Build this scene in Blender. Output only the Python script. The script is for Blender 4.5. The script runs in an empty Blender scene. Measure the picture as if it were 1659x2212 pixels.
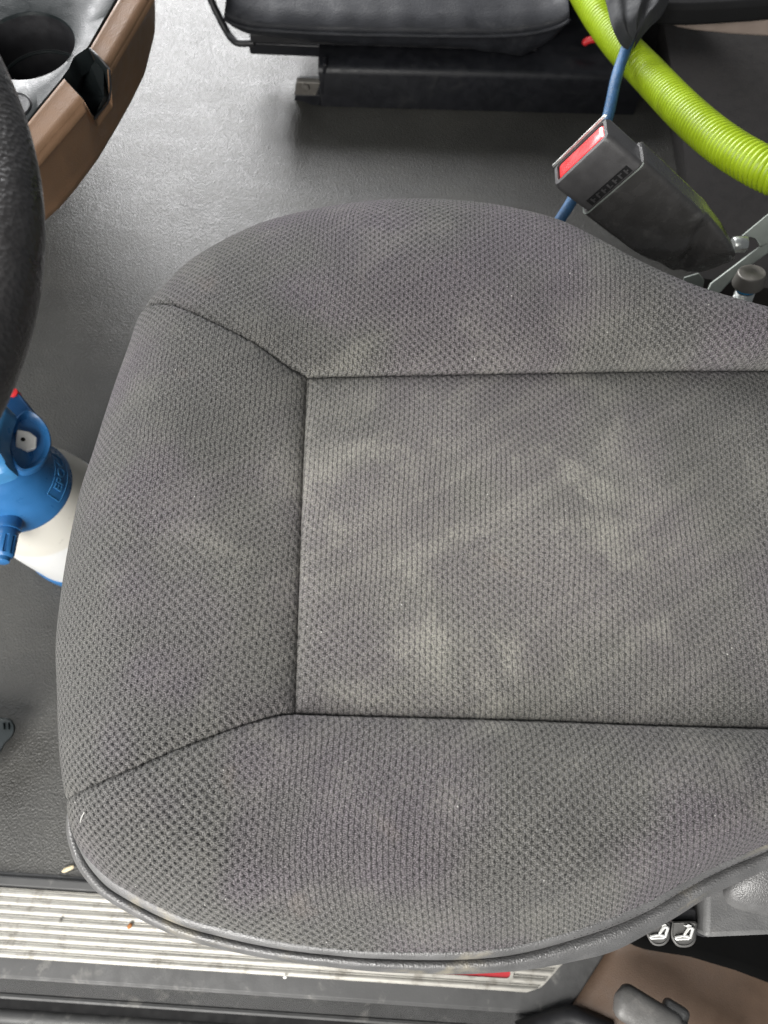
import bpy, bmesh, math, random
import numpy as np
from mathutils import Vector, Matrix

random.seed(7)
rng = np.random.default_rng(7)
S = bpy.context.scene
COL = S.collection

# ------------------------------------------------------------------ camera
TILT = math.radians(20.0)
ROLL = math.radians(2.8)
CAMH = 1.0
FPX, CX, CY = 1536.0, 829.5, 1106.0
_r0 = np.array([1.0, 0, 0]); _u0 = np.array([0, math.cos(TILT), math.sin(TILT)])
FWD = np.array([0, math.sin(TILT), -math.cos(TILT)])
RIGHT = math.cos(ROLL) * _r0 + math.sin(ROLL) * _u0
UP = math.cos(ROLL) * _u0 - math.sin(ROLL) * _r0
CAM = np.array([0, 0, CAMH])
cd = bpy.data.cameras.new('camera'); cam = bpy.data.objects.new('camera', cd); COL.objects.link(cam)
cam.matrix_world = Matrix(((RIGHT[0], UP[0], -FWD[0], CAM[0]), (RIGHT[1], UP[1], -FWD[1], CAM[1]),
                           (RIGHT[2], UP[2], -FWD[2], CAM[2]), (0, 0, 0, 1)))
cd.sensor_fit = 'VERTICAL'; cd.sensor_height = 36; cd.lens = 36 * FPX / 2212
cd.clip_start = 0.02; cd.clip_end = 50
cd.dof.use_dof = True; cd.dof.focus_distance = 0.50; cd.dof.aperture_fstop = 10.0
S.camera = cam
S.cycles.use_denoising = True; S.cycles.denoising_prefilter = 'NONE'
S.cycles.max_bounces = 5; S.cycles.diffuse_bounces = 3; S.cycles.glossy_bounces = 2
S.cycles.caustics_reflective = False; S.cycles.caustics_refractive = False
S.cycles.sample_clamp_indirect = 3.0; S.cycles.use_light_tree = False

# ------------------------------------------------------------------ light: daylight through the open doors and the windscreen
W = bpy.data.worlds.new('World'); S.world = W; W.use_nodes = True
W.node_tree.nodes['Background'].inputs[0].default_value = (0.92, 0.96, 1.0, 1)
W.node_tree.nodes['Background'].inputs[1].default_value = 0.18

def area(name, loc, target, sx, sy, power, colour):
    l = bpy.data.lights.new(name, 'AREA'); l.shape = 'RECTANGLE'; l.size = sx; l.size_y = sy
    l.energy = power; l.color = colour
    o = bpy.data.objects.new(name, l); COL.objects.link(o); o.location = loc
    d = Vector(target) - Vector(loc)
    o.rotation_euler = d.to_track_quat('-Z', 'Y').to_euler()
    return o
area('windscreen_daylight', (-1.8, 0.7, 1.5), (-0.2, 0.3, 0.4), 1.6, 0.9, 15, (0.96, 0.98, 1.0))
area('passenger_door_daylight', (-0.95, 2.7, 1.10), (-0.4, 0.9, 0.1), 1.0, 1.3, 128, (0.99, 0.99, 1.0))
area('driver_door_daylight', (-0.65, -1.30, 1.35), (0.0, 0.0, 0.35), 1.1, 1.9, 88, (1.0, 0.98, 0.945))
S.view_settings.view_transform = 'Standard'; S.view_settings.look = 'None'
S.view_settings.exposure = 0.12; S.view_settings.gamma = 1.0

# ------------------------------------------------------------------ helpers
def RAY(px, py):
    return RIGHT * ((px - CX) / FPX) + UP * (-(py - CY) / FPX) + FWD
def P(px, py, z=0.0):
    """point of the cab at height z seen at that place of the 1659x2212 layout drawing"""
    d = RAY(px, py); t = (z - CAMH) / d[2]
    return CAM + d * t
def PD(px, py, depth):
    return CAM + RAY(px, py) * depth
def poly(pts, z):
    if np.isscalar(z): z = [z] * len(pts)
    return np.array([P(p[0], p[1], zz) for p, zz in zip(pts, z)])
def smooth_line(pts, n, passes=1):
    """Catmull-Rom through pts, n points at even arc length"""
    p = np.asarray(pts, float)
    q = np.vstack([2 * p[0] - p[1], p, 2 * p[-1] - p[-2]])
    out = []
    for i in range(1, len(q) - 2):
        t = np.linspace(0, 1, 24, endpoint=False)[:, None]
        a, b, c, d = q[i - 1], q[i], q[i + 1], q[i + 2]
        out.append(0.5 * (2 * b + (c - a) * t + (2 * a - 5 * b + 4 * c - d) * t ** 2 + (3 * b - a - 3 * c + d) * t ** 3))
    out.append(p[-1:]); f = np.vstack(out)
    return resample(f, n)
def resample(f, n, w=None):
    L = np.r_[0, np.cumsum(np.linalg.norm(np.diff(f, axis=0), axis=1))]
    tt = (np.linspace(0, 1, n) if w is None else w) * L[-1]
    return np.stack([np.interp(tt, L, f[:, k]) for k in range(f.shape[1])], 1)

ORG = {}
def org(o): return ORG.get(o.name, np.zeros(3)) if o else np.zeros(3)
def thing(name, label, cat, loc, group=None):
    o = bpy.data.objects.new(name, None); COL.objects.link(o); o.location = tuple(loc); o.empty_display_size = 0.03
    o['label'] = label; o['category'] = cat
    if group: o['group'] = group
    ORG[o.name] = np.array(loc, float)
    return o
def mk(name, verts, faces, mat, parent=None, uv=None, smooth=True, label=None, kind=None):
    """one mesh object; verts in world metres"""
    v = np.asarray(verts, float) - org(parent)
    me = bpy.data.meshes.new(name)
    me.from_pydata(v.tolist(), [], faces if isinstance(faces, list) else faces.tolist())
    me.validate(); me.update()
    if smooth: me.polygons.foreach_set('use_smooth', [True] * len(me.polygons))
    if uv is not None:
        ul = me.uv_layers.new(name='metres')
        li = np.zeros(len(me.loops), int); me.loops.foreach_get('vertex_index', li)
        ul.data.foreach_set('uv', np.asarray(uv, float)[li].ravel())
    if mat: me.materials.append(mat)
    o = bpy.data.objects.new(name, me); COL.objects.link(o)
    if parent: o.parent = parent
    ORG[o.name] = org(parent)
    if label: o['label'] = label
    if kind: o['kind'] = kind
    return o
def tag(o, label, cat, group=None):
    o['label'] = label; o['category'] = cat
    if group: o['group'] = group
    return o
def gridfaces(nr, nc, close_c=False):
    r = np.arange(nr - 1)[:, None]; c = np.arange(nc if close_c else nc - 1)[None, :]
    c2 = (c + 1) % nc
    return np.stack([r * nc + c, r * nc + c2, (r + 1) * nc + c2, (r + 1) * nc + c], -1).reshape(-1, 4)
def grid(name, G, mat, parent=None, uv=None, flip=False, **k):
    nr, nc = G.shape[:2]; f = gridfaces(nr, nc)
    if flip: f = f[:, ::-1]
    return mk(name, G.reshape(-1, 3), f, mat, parent, None if uv is None else uv.reshape(-1, 2), **k)
class MB:
    def __init__(s): s.v = []; s.f = []
    def add(s, v, f):
        b = len(s.v); s.v += [tuple(x) for x in np.asarray(v, float)]; s.f += [[i + b for i in q] for q in f]; return s
    def box(s, c, ax, ay, az):
        c, ax, ay, az = map(lambda q: np.asarray(q, float), (c, ax, ay, az))
        v = [c + i * ax + j * ay + k * az for i in (-1, 1) for j in (-1, 1) for k in (-1, 1)]
        f = [[0, 1, 3, 2], [4, 6, 7, 5], [0, 4, 5, 1], [2, 3, 7, 6], [0, 2, 6, 4], [1, 5, 7, 3]]
        return s.add(v, f)
    def prism(s, base, off):
        """polygon ring extruded by a vector, closed"""
        base = np.asarray(base, float); n = len(base); top = base + np.asarray(off, float)
        f = [[i, (i + 1) % n, n + (i + 1) % n, n + i] for i in range(n)] + [list(range(n))[::-1], list(range(n, 2 * n))]
        return s.add(np.vstack([base, top]), f)
    def loft(s, rings, close=True, caps=True):
        n = len(rings[0]); v = np.vstack(rings); f = []
        for r in range(len(rings) - 1):
            for i in range(n if close else n - 1):
                j = (i + 1) % n
                f.append([r * n + i, r * n + j, (r + 1) * n + j, (r + 1) * n + i])
        if caps and close: f += [list(range(n))[::-1], [(len(rings) - 1) * n + i for i in range(n)]]
        return s.add(v, f)
    def tube(s, path, rad, n=12, caps=True):
        path = np.asarray(path, float); m = len(path); rad = np.full(m, rad) if np.isscalar(rad) else np.asarray(rad)
        T = np.gradient(path, axis=0); T /= np.linalg.norm(T, axis=1)[:, None]
        a = np.array([0, 0, 1.0]) if abs(T[0][2]) < .9 else np.array([1.0, 0, 0])
        rings = []
        for i in range(m):
            a = a - T[i] * (a @ T[i]); a /= np.linalg.norm(a); b = np.cross(T[i], a)
            th = np.linspace(0, 2 * np.pi, n, endpoint=False)
            rings.append(path[i] + rad[i] * (np.cos(th)[:, None] * a + np.sin(th)[:, None] * b))
        return s.loft(rings, True, caps)
    def lathe(s, c, prof, n=48, axis=(0, 0, 1)):
        """prof = [(r, h)] about the axis through c"""
        A = np.asarray(axis, float); A /= np.linalg.norm(A)
        a = np.cross(A, [0, 1, 0.1]); a /= np.linalg.norm(a); b = np.cross(A, a)
        th = np.linspace(0, 2 * np.pi, n, endpoint=False)
        rings = [np.asarray(c) + A * h + r * (np.cos(th)[:, None] * a + np.sin(th)[:, None] * b) for r, h in prof]
        return s.loft(rings, True, True)
    def build(s, name, mat, parent=None, bevel=0, smooth=True, **k):
        o = mk(name, s.v, s.f, mat, parent, smooth=smooth, **k)
        bm = bmesh.new(); bm.from_mesh(o.data)
        bmesh.ops.recalc_face_normals(bm, faces=bm.faces); bm.to_mesh(o.data); bm.free()
        if bevel:
            m = o.modifiers.new('bevel', 'BEVEL'); m.width = bevel; m.segments = 3; m.limit_method = 'ANGLE'; m.angle_limit = math.radians(35)
            m.harden_normals = False
        if smooth:
            try: o.data.set_sharp_from_angle(angle=math.radians(40))
            except Exception: pass
        return o

# ------------------------------------------------------------------ materials
def new_mat(name):
    m = bpy.data.materials.new(name); m.use_nodes = True
    nt = m.node_tree; b = nt.nodes['Principled BSDF']
    return m, nt, b
class N:
    """tiny node-graph writer"""
    def __init__(s, nt): s.nt = nt
    def node(s, t, **kw):
        n = s.nt.nodes.new(t)
        for k, v in kw.items(): setattr(n, k, v)
        return n
    def link(s, a, b): s.nt.links.new(a, b)
    def val(s, sock, v):
        if hasattr(v, 'is_output'): s.link(v, sock)
        else: sock.default_value = v
    def math(s, op, a, b=None, c=None, clamp=False):
        n = s.node('ShaderNodeMath', operation=op); n.use_clamp = clamp
        for i, v in enumerate((a, b, c)):
            if v is not None: s.val(n.inputs[i], v)
        return n.outputs[0]
    def noise(s, vec, scale, detail=3, rough=0.55, dist=0.0):
        n = s.node('ShaderNodeTexNoise'); n.inputs['Scale'].default_value = scale; n.inputs['Detail'].default_value = detail
        n.inputs['Roughness'].default_value = rough; n.inputs['Distortion'].default_value = dist
        if vec is not None: s.link(vec, n.inputs['Vector'])
        return n.outputs['Fac']
    def voronoi(s, vec, scale, feature='F1', rnd=1.0):
        n = s.node('ShaderNodeTexVoronoi', feature=feature); n.inputs['Scale'].default_value = scale; n.inputs['Randomness'].default_value = rnd
        if vec is not None: s.link(vec, n.inputs['Vector'])
        return n.outputs['Distance']
    def mapr(s, v, a, b, c, d, smooth=True):
        n = s.node('ShaderNodeMapRange', interpolation_type='SMOOTHSTEP' if smooth else 'LINEAR')
        s.val(n.inputs[0], v)
        for i, x in enumerate((a, b, c, d)): s.val(n.inputs[i + 1], x)
        return n.outputs[0]
    def mix(s, f, a, b):
        n = s.node('ShaderNodeMix', data_type='RGBA'); s.val(n.inputs['Factor'], f)
        s.val(n.inputs[6], a); s.val(n.inputs[7], b)
        return n.outputs[2]
    def mapping(s, vec, scale=(1, 1, 1), rot=(0, 0, 0), loc=(0, 0, 0)):
        n = s.node('ShaderNodeMapping'); s.link(vec, n.inputs[0])
        n.inputs['Scale'].default_value = scale; n.inputs['Rotation'].default_value = rot; n.inputs['Location'].default_value = loc
        return n.outputs[0]
    def bump(s, h, strength, dist, normal=None):
        n = s.node('ShaderNodeBump'); n.inputs['Strength'].default_value = strength; n.inputs['Distance'].default_value = dist
        s.link(h, n.inputs['Height'])
        if normal is not None: s.link(normal, n.inputs['Normal'])
        return n.outputs[0]
def rgba(c): return (c[0], c[1], c[2], 1)

def simple(name, col, rough=0.5, metal=0.0, grain=None, grain_h=0.0003, var=0.18, wear=None, spec=0.5, coat=0, scuff=60):
    """plastic / leather / metal with fine grain, uneven colour and gloss"""
    m, nt, b = new_mat(name); g = N(nt)
    ob = g.node('ShaderNodeTexCoord').outputs['Object']
    n1 = g.noise(ob, scuff, 3, 0.6)
    n2 = g.noise(ob, scuff * 0.18, 2, 0.5)
    c2 = tuple(min(1, x * (1 + var)) for x in col); c1 = tuple(x * (1 - var) for x in col)
    mixv = g.math('ADD', g.math('MULTIPLY', n1, 0.5), g.math('MULTIPLY', n2, 0.5))
    colr = g.mix(g.mapr(mixv, 0.32, 0.68, 0, 1), rgba(c1), rgba(c2))
    if wear:
        w = g.mapr(g.noise(ob, wear[1], 4, 0.7, 0.4), 0.56, 0.72, 0, wear[2])
        colr = g.mix(w, colr, rgba(wear[0]))
    g.link(colr, b.inputs['Base Color'])
    r = g.mapr(n1, 0.3, 0.7, max(0.03, rough - 0.09), min(1, rough + 0.09))
    g.link(r, b.inputs['Roughness'])
    b.inputs['Metallic'].default_value = metal
    b.inputs['Specular IOR Level'].default_value = spec
    if coat: b.inputs['Coat Weight'].default_value = coat
    if grain:
        v = g.voronoi(ob, grain, 'F1'); nn = g.noise(ob, grain * 0.6, 3, 0.6)
        h = g.math('ADD', g.math('MULTIPLY', v, 0.7), g.math('MULTIPLY', nn, 0.6))
        g.link(g.bump(h, 1.0, grain_h), b.inputs['Normal'])
    return m

def fabric_material():
    m, nt, b = new_mat('seat knit fabric'); g = N(nt)
    uv = g.node('ShaderNodeUVMap', uv_map='metres').outputs[0]
    ob = g.node('ShaderNodeTexCoord').outputs['Object']
    # gentle pull of the cloth
    wn = g.node('ShaderNodeTexNoise'); wn.inputs['Scale'].default_value = 9; wn.inputs['Detail'].default_value = 1
    g.link(uv, wn.inputs['Vector'])
    wv = g.node('ShaderNodeVectorMath', operation='MULTIPLY_ADD')
    g.link(wn.outputs['Color'], wv.inputs[0]); wv.inputs[1].default_value = (0.012, 0.012, 0); g.link(uv, wv.inputs[2])
    jn = g.node('ShaderNodeTexNoise'); jn.inputs['Scale'].default_value = 420; jn.inputs['Detail'].default_value = 2
    g.link(uv, jn.inputs['Vector'])
    jv = g.node('ShaderNodeVectorMath', operation='MULTIPLY_ADD')
    g.link(jn.outputs['Color'], jv.inputs[0]); jv.inputs[1].default_value = (0.0018, 0.0018, 0); g.link(wv.outputs[0], jv.inputs[2])
    sp = g.node('ShaderNodeSeparateXYZ'); g.link(jv.outputs[0], sp.inputs[0])
    PU, PV = 0.0067, 0.0056
    a = g.math('MULTIPLY', sp.outputs[0], 2 * math.pi / PU)
    bb = g.math('MULTIPLY', sp.outputs[1], 2 * math.pi / PV)
    prod = g.math('MULTIPLY', g.math('COSINE', a), g.math('COSINE', bb))       # staggered: +1 pits, -1 knots
    big = g.noise(ob, 7.0, 2, 0.5)                                             # how open the knit is here
    big2 = g.noise(g.mapping(ob, loc=(3.1, 1.7, 0)), 11.0, 2, 0.5)
    so = g.node('ShaderNodeSeparateXYZ'); g.link(ob, so.inputs[0])
    corner = g.mapr(g.math('ADD', g.math('MULTIPLY', so.outputs[0], -1.0), g.math('MULTIPLY', so.outputs[1], -1.0)), 0.33, 0.55, 0, 0.75)
    rearw = g.mapr(so.outputs[0], 0.10, 0.42, 0, 0.60)
    open_ = g.math('ADD', g.math('ADD', corner, rearw), g.mapr(big, 0.38, 0.64, 0.30, 0.70), clamp=True)
    fib2 = g.noise(uv, 700, 2, 0.6)
    pit = g.math('MULTIPLY', g.mapr(prod, 0.22, 0.95, 0, 1), g.math('MULTIPLY', open_, g.mapr(fib2, 0.3, 0.6, 0.55, 1.0)))
    knot = g.math('MULTIPLY', g.mapr(g.math('MULTIPLY', prod, -1), 0.25, 0.95, 0, 1), g.mapr(big2, 0.40, 0.60, 0.35, 1.0))
    wale = g.math('SUBTRACT', 1.0, g.mapr(g.math('ABSOLUTE', g.math('SINE', a)), 0.05, 0.55, 0, 1))   # fine lines between the wales
    wale = g.math('MULTIPLY', wale, g.math('SUBTRACT', 1.05, g.math('MULTIPLY', open_, 0.8)))
    fib = g.noise(g.mapping(uv, scale=(0.6, 1.5, 1)), 1250, 2, 0.7)
    h = g.math('SUBTRACT', g.math('MULTIPLY', knot, 0.6), g.math('MULTIPLY', pit, 1.1))
    h = g.math('SUBTRACT', h, g.math('MULTIPLY', wale, 0.5))
    h = g.math('ADD', h, g.math('MULTIPLY', fib, 0.9))
    # colour: charcoal yarn, darker open pits
    yarn = g.mix(g.mapr(fib, 0.38, 0.62, 0, 1), (0.025, 0.0245, 0.025, 1), (0.200, 0.194, 0.193, 1))
    hue = g.noise(g.mapping(ob, loc=(7.3, 2.2, 1.0)), 8, 2, 0.55)
    tint = g.mix(g.mapr(hue, 0.40, 0.60, 0, 1), (1.0, 1.0, 0.96, 1), (1.05, 0.96, 1.07, 1))
    mt = g.node('ShaderNodeMix', data_type='RGBA', blend_type='MULTIPLY'); mt.inputs['Factor'].default_value = 1
    g.link(yarn, mt.inputs[6]); g.link(tint, mt.inputs[7]); yarn = mt.outputs[2]
    yarn = g.mix(g.math('MULTIPLY', pit, 0.92), yarn, (0.010, 0.010, 0.012, 1))
    yarn = g.mix(g.math('MULTIPLY', wale, 0.80, clamp=True), yarn, (0.014, 0.014, 0.015, 1))
    yarn = g.mix(g.math('MULTIPLY', knot, 0.50), yarn, (0.24, 0.235, 0.233, 1))
    # dust: worn seat middle plus hand-brushed streaks and blotches
    dx = g.math('DIVIDE', g.math('SUBTRACT', so.outputs[0], DUST[0]), 0.24)
    dy = g.math('DIVIDE', g.math('SUBTRACT', so.outputs[1], DUST[1]), 0.20)
    rad = g.math('SQRT', g.math('ADD', g.math('MULTIPLY', dx, dx), g.math('MULTIPLY', dy, dy)))
    core = g.mapr(rad, 0.15, 1.15, 1, 0)
    streak = g.noise(g.mapping(g.mapping(ob, rot=(0, 0, math.radians(-35))), scale=(4, 34, 1)), 1.6, 4, 0.62)
    blot = g.noise(ob, 16, 5, 0.68, 0.35)
    dust = g.math('ADD', g.math('MULTIPLY', g.mapr(streak, 0.44, 0.70, 0, 1), 0.30), g.math('MULTIPLY', g.mapr(blot, 0.49, 0.675, 0, 1), 0.66))
    dust = g.math('ADD', g.math('MULTIPLY', dust, g.math('ADD', g.math('MULTIPLY', core, 0.55), 0.20)), g.math('MULTIPLY', core, 0.42), clamp=True)
    dust = g.math('MULTIPLY', dust, g.mapr(fib2, 0.30, 0.62, 0.35, 1.0))
    dust = g.math('MULTIPLY', dust, g.math('SUBTRACT', 1.0, g.math('MULTIPLY', g.math('MAXIMUM', pit, wale), 0.75)))
    col = g.mix(dust, yarn, (0.36, 0.347, 0.302, 1))
    # few rusty-pale spots and lint flecks
    spot = g.mapr(g.noise(g.mapping(ob, loc=(1.3, 8.8, 0)), 24, 2, 0.5), 0.68, 0.80, 0, 0.14)
    col = g.mix(spot, col, (0.25, 0.20, 0.16, 1))
    lint = g.mapr(g.voronoi(uv, 95, 'F1'), 0.03, 0.055, 0.75, 0)
    lint = g.math('MULTIPLY', lint, g.mapr(g.noise(uv, 30, 2), 0.50, 0.56, 0, 1))
    col = g.mix(lint, col, (0.62, 0.61, 0.58, 1))
    g.link(col, b.inputs['Base Color'])
    b.inputs['Roughness'].default_value = 0.92
    b.inputs['Specular IOR Level'].default_value = 0.15
    b.inputs['Sheen Weight'].default_value = 0.12; b.inputs['Sheen Roughness'].default_value = 0.4
    b.inputs['Sheen Tint'].default_value = (0.9, 0.92, 0.88, 1)
    g.link(g.bump(h, 1.0, 0.0016), b.inputs['Normal'])
    return m

def floor_material():
    m, nt, b = new_mat('moulded rubber floor'); g = N(nt)
    ob = g.node('ShaderNodeTexCoord').outputs['Object']
    v = g.voronoi(ob, 420, 'F1'); n1 = g.noise(ob, 300, 3, 0.6); n2 = g.noise(ob, 700, 2, 0.6)
    big = g.noise(ob, 6, 4, 0.6); smear = g.noise(g.mapping(ob, scale=(3, 9, 1), rot=(0, 0, 0.5)), 2.2, 5, 0.65)
    c = g.mix(g.mapr(big, 0.35, 0.65, 0, 1), (0.030, 0.029, 0.026, 1), (0.040, 0.039, 0.035, 1))
    c = g.mix(g.mapr(smear, 0.45, 0.75, 0, 0.35), c, (0.058, 0.056, 0.048, 1))
    grit = g.math('MULTIPLY', g.mapr(g.voronoi(ob, 130), 0.06, 0.11, 0.7, 0), g.mapr(g.noise(ob, 14, 2), 0.52, 0.62, 0, 1))
    c = g.mix(grit, c, (0.17, 0.155, 0.125, 1))
    g.link(c, b.inputs['Base Color'])
    g.link(g.mapr(g.math('ADD', g.math('MULTIPLY', smear, 0.6), g.math('MULTIPLY', n1, 0.4)), 0.35, 0.65, 0.43, 0.52), b.inputs['Roughness'])
    b.inputs['Specular IOR Level'].default_value = 0.6
    h = g.math('ADD', g.math('MULTIPLY', v, 0.8), g.math('ADD', g.math('MULTIPLY', n1, 0.9), g.math('MULTIPLY', n2, 0.3)))
    g.link(g.bump(h, 0.8, 0.0011, g.bump(big, 0.3, 0.006)), b.inputs['Normal'])
    return m

def alu_material():
    m, nt, b = new_mat('brushed aluminium'); g = N(nt)
    ob = g.node('ShaderNodeTexCoord').outputs['Object']
    n1 = g.noise(g.mapping(ob, scale=(6, 220, 220)), 3.0, 5, 0.7)
    sc = g.noise(g.mapping(ob, scale=(25, 260, 100)), 2.4, 3, 0.6)
    dirt = g.noise(ob, 45, 6, 0.7)
    c = g.mix(g.mapr(n1, 0.3, 0.7, 0, 1), (0.30, 0.29, 0.265, 1), (0.46, 0.445, 0.405, 1))
    c = g.mix(g.mapr(sc, 0.63, 0.70, 0, 0.55), c, (0.20, 0.19, 0.17, 1))
    c = g.mix(g.mapr(dirt, 0.48, 0.68, 0, 0.7), c, (0.17, 0.155, 0.13, 1))
    g.link(c, b.inputs['Base Color']); b.inputs['Metallic'].default_value = 0.55
    g.link(g.mapr(n1, 0.3, 0.7, 0.44, 0.6), b.inputs['Roughness'])
    g.link(g.bump(n1, 0.5, 0.0003), b.inputs['Normal'])
    return m

# where the dust sits: middle of the cushion
DUST = (P(1050, 1180, 0.55) - np.array([0.12, 0.16, 0.0]))[:2]      # seat's own origin is (0.12, 0.16, 0)
SEAT_O = (0.12, 0.16, 0.0)
M_FAB = fabric_material()
M_FLOOR = floor_material()
M_ALU = alu_material()
M_LEATHER = simple('black grained leather trim', (0.105, 0.104, 0.104), 0.38, grain=1000, grain_h=0.00045, wear=((0.25, 0.225, 0.170), 18, 0.75), spec=0.8)
M_LEATHERDK = simple('dark leather', (0.060, 0.060, 0.060), 0.40, grain=700, grain_h=0.0004)
M_WHEEL = simple('steering wheel leather', (0.034, 0.032, 0.032), 0.32, grain=420, grain_h=0.0005)
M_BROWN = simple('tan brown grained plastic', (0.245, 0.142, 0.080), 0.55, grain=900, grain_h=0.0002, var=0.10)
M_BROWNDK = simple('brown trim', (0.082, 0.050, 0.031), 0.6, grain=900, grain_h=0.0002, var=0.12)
M_BLACKGLOSS = simple('satin black plastic', (0.013, 0.017, 0.018), 0.44, spec=0.28, grain=800, grain_h=0.00012, wear=((0.07, 0.075, 0.072), 25, 0.4))
M_BLACK = simple('black plastic', (0.018, 0.018, 0.020), 0.45, grain=900, grain_h=0.0001)
M_BLACKMATT = simple('matt black', (0.008, 0.008, 0.0085), 0.8, spec=0.25)
M_SHADE = simple('painted black shade', (0.003, 0.003, 0.003), 0.95, spec=0.05)  # near-black, the shade under the seat put into the colour
M_STEELBLK = simple('black painted steel', (0.009, 0.0095, 0.012), 0.45, wear=((0.028, 0.028, 0.028), 30, 0.4), spec=0.35)
M_VINYL = simple('black vinyl', (0.018, 0.019, 0.023), 0.6, spec=0.3, grain=420, grain_h=0.0003, wear=((0.06, 0.06, 0.065), 18, 0.4))
M_RUBBER = simple('grey black rubber', (0.050, 0.050, 0.050), 0.55, grain=500, grain_h=0.0001, wear=((0.16, 0.155, 0.145), 28, 0.6))
M_GREY = simple('grey plastic', (0.125, 0.125, 0.125), 0.5, grain=900, grain_h=0.0002, wear=((0.22, 0.21, 0.20), 35, 0.4), var=0.12)
M_SWITCH = simple('grey switch plastic', (0.13, 0.128, 0.124), 0.38, grain=1200, grain_h=0.00008)
M_WHITEPRINT = simple('white print', (0.80, 0.80, 0.78), 0.5, var=0.05)
M_STEEL = simple('zinc plated steel', (0.55, 0.57, 0.55), 0.35, 0.9, wear=((0.25, 0.24, 0.22), 90, 0.6))
M_STEELDULL = simple('dull zinc steel', (0.20, 0.22, 0.20), 0.55, 0.5, wear=((0.12, 0.11, 0.10), 80, 0.6))
M_BOLTBLUE = simple('blue thread lock', (0.03, 0.28, 0.55), 0.35)
M_BUCKLE = simple('buckle black plastic', (0.048, 0.047, 0.048), 0.45, grain=1000, grain_h=0.00012)
M_SLEEVE = simple('buckle sleeve plastic', (0.042, 0.041, 0.040), 0.26, grain=300, grain_h=0.00015, wear=((0.14, 0.137, 0.13), 22, 0.5))
M_RED = simple('red plastic', (0.80, 0.035, 0.040), 0.35, var=0.08)
M_REDBADGE = simple('red enamel', (0.40, 0.02, 0.028), 0.35, var=0.06)
M_HOSE = simple('lime green hose', (0.30, 0.42, 0.008), 0.42, var=0.12, scuff=40, wear=((0.17, 0.22, 0.012), 34, 0.55))
M_CORD = simple('blue braided cord', (0.022, 0.085, 0.19), 0.6, grain=700, grain_h=0.0006, var=0.3, scuff=260)
M_BLUE = simple('blue plastic', (0.028, 0.140, 0.345), 0.34, var=0.08, grain=700, grain_h=0.00006)
M_BLUELT = simple('light blue plastic', (0.05, 0.21, 0.44), 0.36, var=0.08)
M_BLUESHADE = simple('blue plastic with painted shade', (0.009, 0.060, 0.165), 0.4, var=0.1)  # lever blue, darkened to put the shade behind the head into the colour
def tank_material():
    m, nt, b = new_mat('milky tank with liquid'); g = N(nt)
    ob = g.node('ShaderNodeTexCoord').outputs['Object']; sp = g.node('ShaderNodeSeparateXYZ'); g.link(ob, sp.inputs[0])
    lev = g.mapr(g.math('ADD', sp.outputs[2], g.math('MULTIPLY', g.noise(ob, 20, 2), 0.004)), 0.143, 0.150, 0, 1)
    c = g.mix(lev, (0.66, 0.665, 0.66, 1), (0.60, 0.58, 0.525, 1))
    c = g.mix(g.mapr(g.noise(ob, 60, 4, 0.7), 0.60, 0.72, 0, 0.35), c, (0.36, 0.34, 0.30, 1))
    g.link(c, b.inputs['Base Color']); b.inputs['Roughness'].default_value = 0.42
    b.inputs['Subsurface Weight'].default_value = 0.15; b.inputs['Subsurface Radius'].default_value = (.01, .01, .008)
    return m
M_WHITE = tank_material()
M_NOZZLE = simple('white nozzle', (0.82, 0.80, 0.76), 0.4, var=0.03)
M_BUNK = simple('dark brown bunk trim', (0.011, 0.009, 0.008), 0.75, grain=800, grain_h=0.0002)
M_SHELF = simple('beige shelf edge', (0.30, 0.24, 0.205), 0.6, var=0.08)
M_CLOTH = simple('black cloth', (0.016, 0.017, 0.019), 0.85, grain=600, grain_h=0.0003)
M_GRIP = simple('grey grip plastic', (0.115, 0.112, 0.108), 0.38, grain=900, grain_h=0.0002, wear=((0.2, 0.19, 0.18), 40, 0.5))
M_STRAW = simple('pale straw', (0.62, 0.52, 0.34), 0.7, var=0.2, scuff=300)
M_RUST = simple('rusty crumb', (0.32, 0.13, 0.04), 0.8)
M_CRUMB = simple('grey crumb', (0.20, 0.19, 0.17), 0.85)
M_LINT = simple('white lint', (0.75, 0.74, 0.70), 0.8)
M_THREAD = simple('dark thread', (0.03, 0.03, 0.033), 0.7)
M_BRKT = simple('weathered grey steel', (0.16, 0.15, 0.135), 0.5, 0.4, wear=((0.30, 0.28, 0.24), 60, 0.6))

# ================================================================== floor
def floor():
    nx, ny = 240, 220
    x = np.linspace(-1.5, 1.7, nx); y = np.linspace(-0.165, 2.4, ny)
    X, Y = np.meshgrid(x, y)
    Z = 0.002 * np.sin(X * 7 + 1) * np.sin(Y * 5)
    k = P(642, 250, 0)
    Z += 0.012 * np.exp(-((X - k[0]) / 0.02) ** 2) * np.exp(-((Y - k[1]) / 0.10) ** 2)      # crease of the mat at the seat foot
    o = grid('floor', np.stack([X, Y, Z], -1), M_FLOOR); o['kind'] = 'structure'
    return o
floor()

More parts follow.
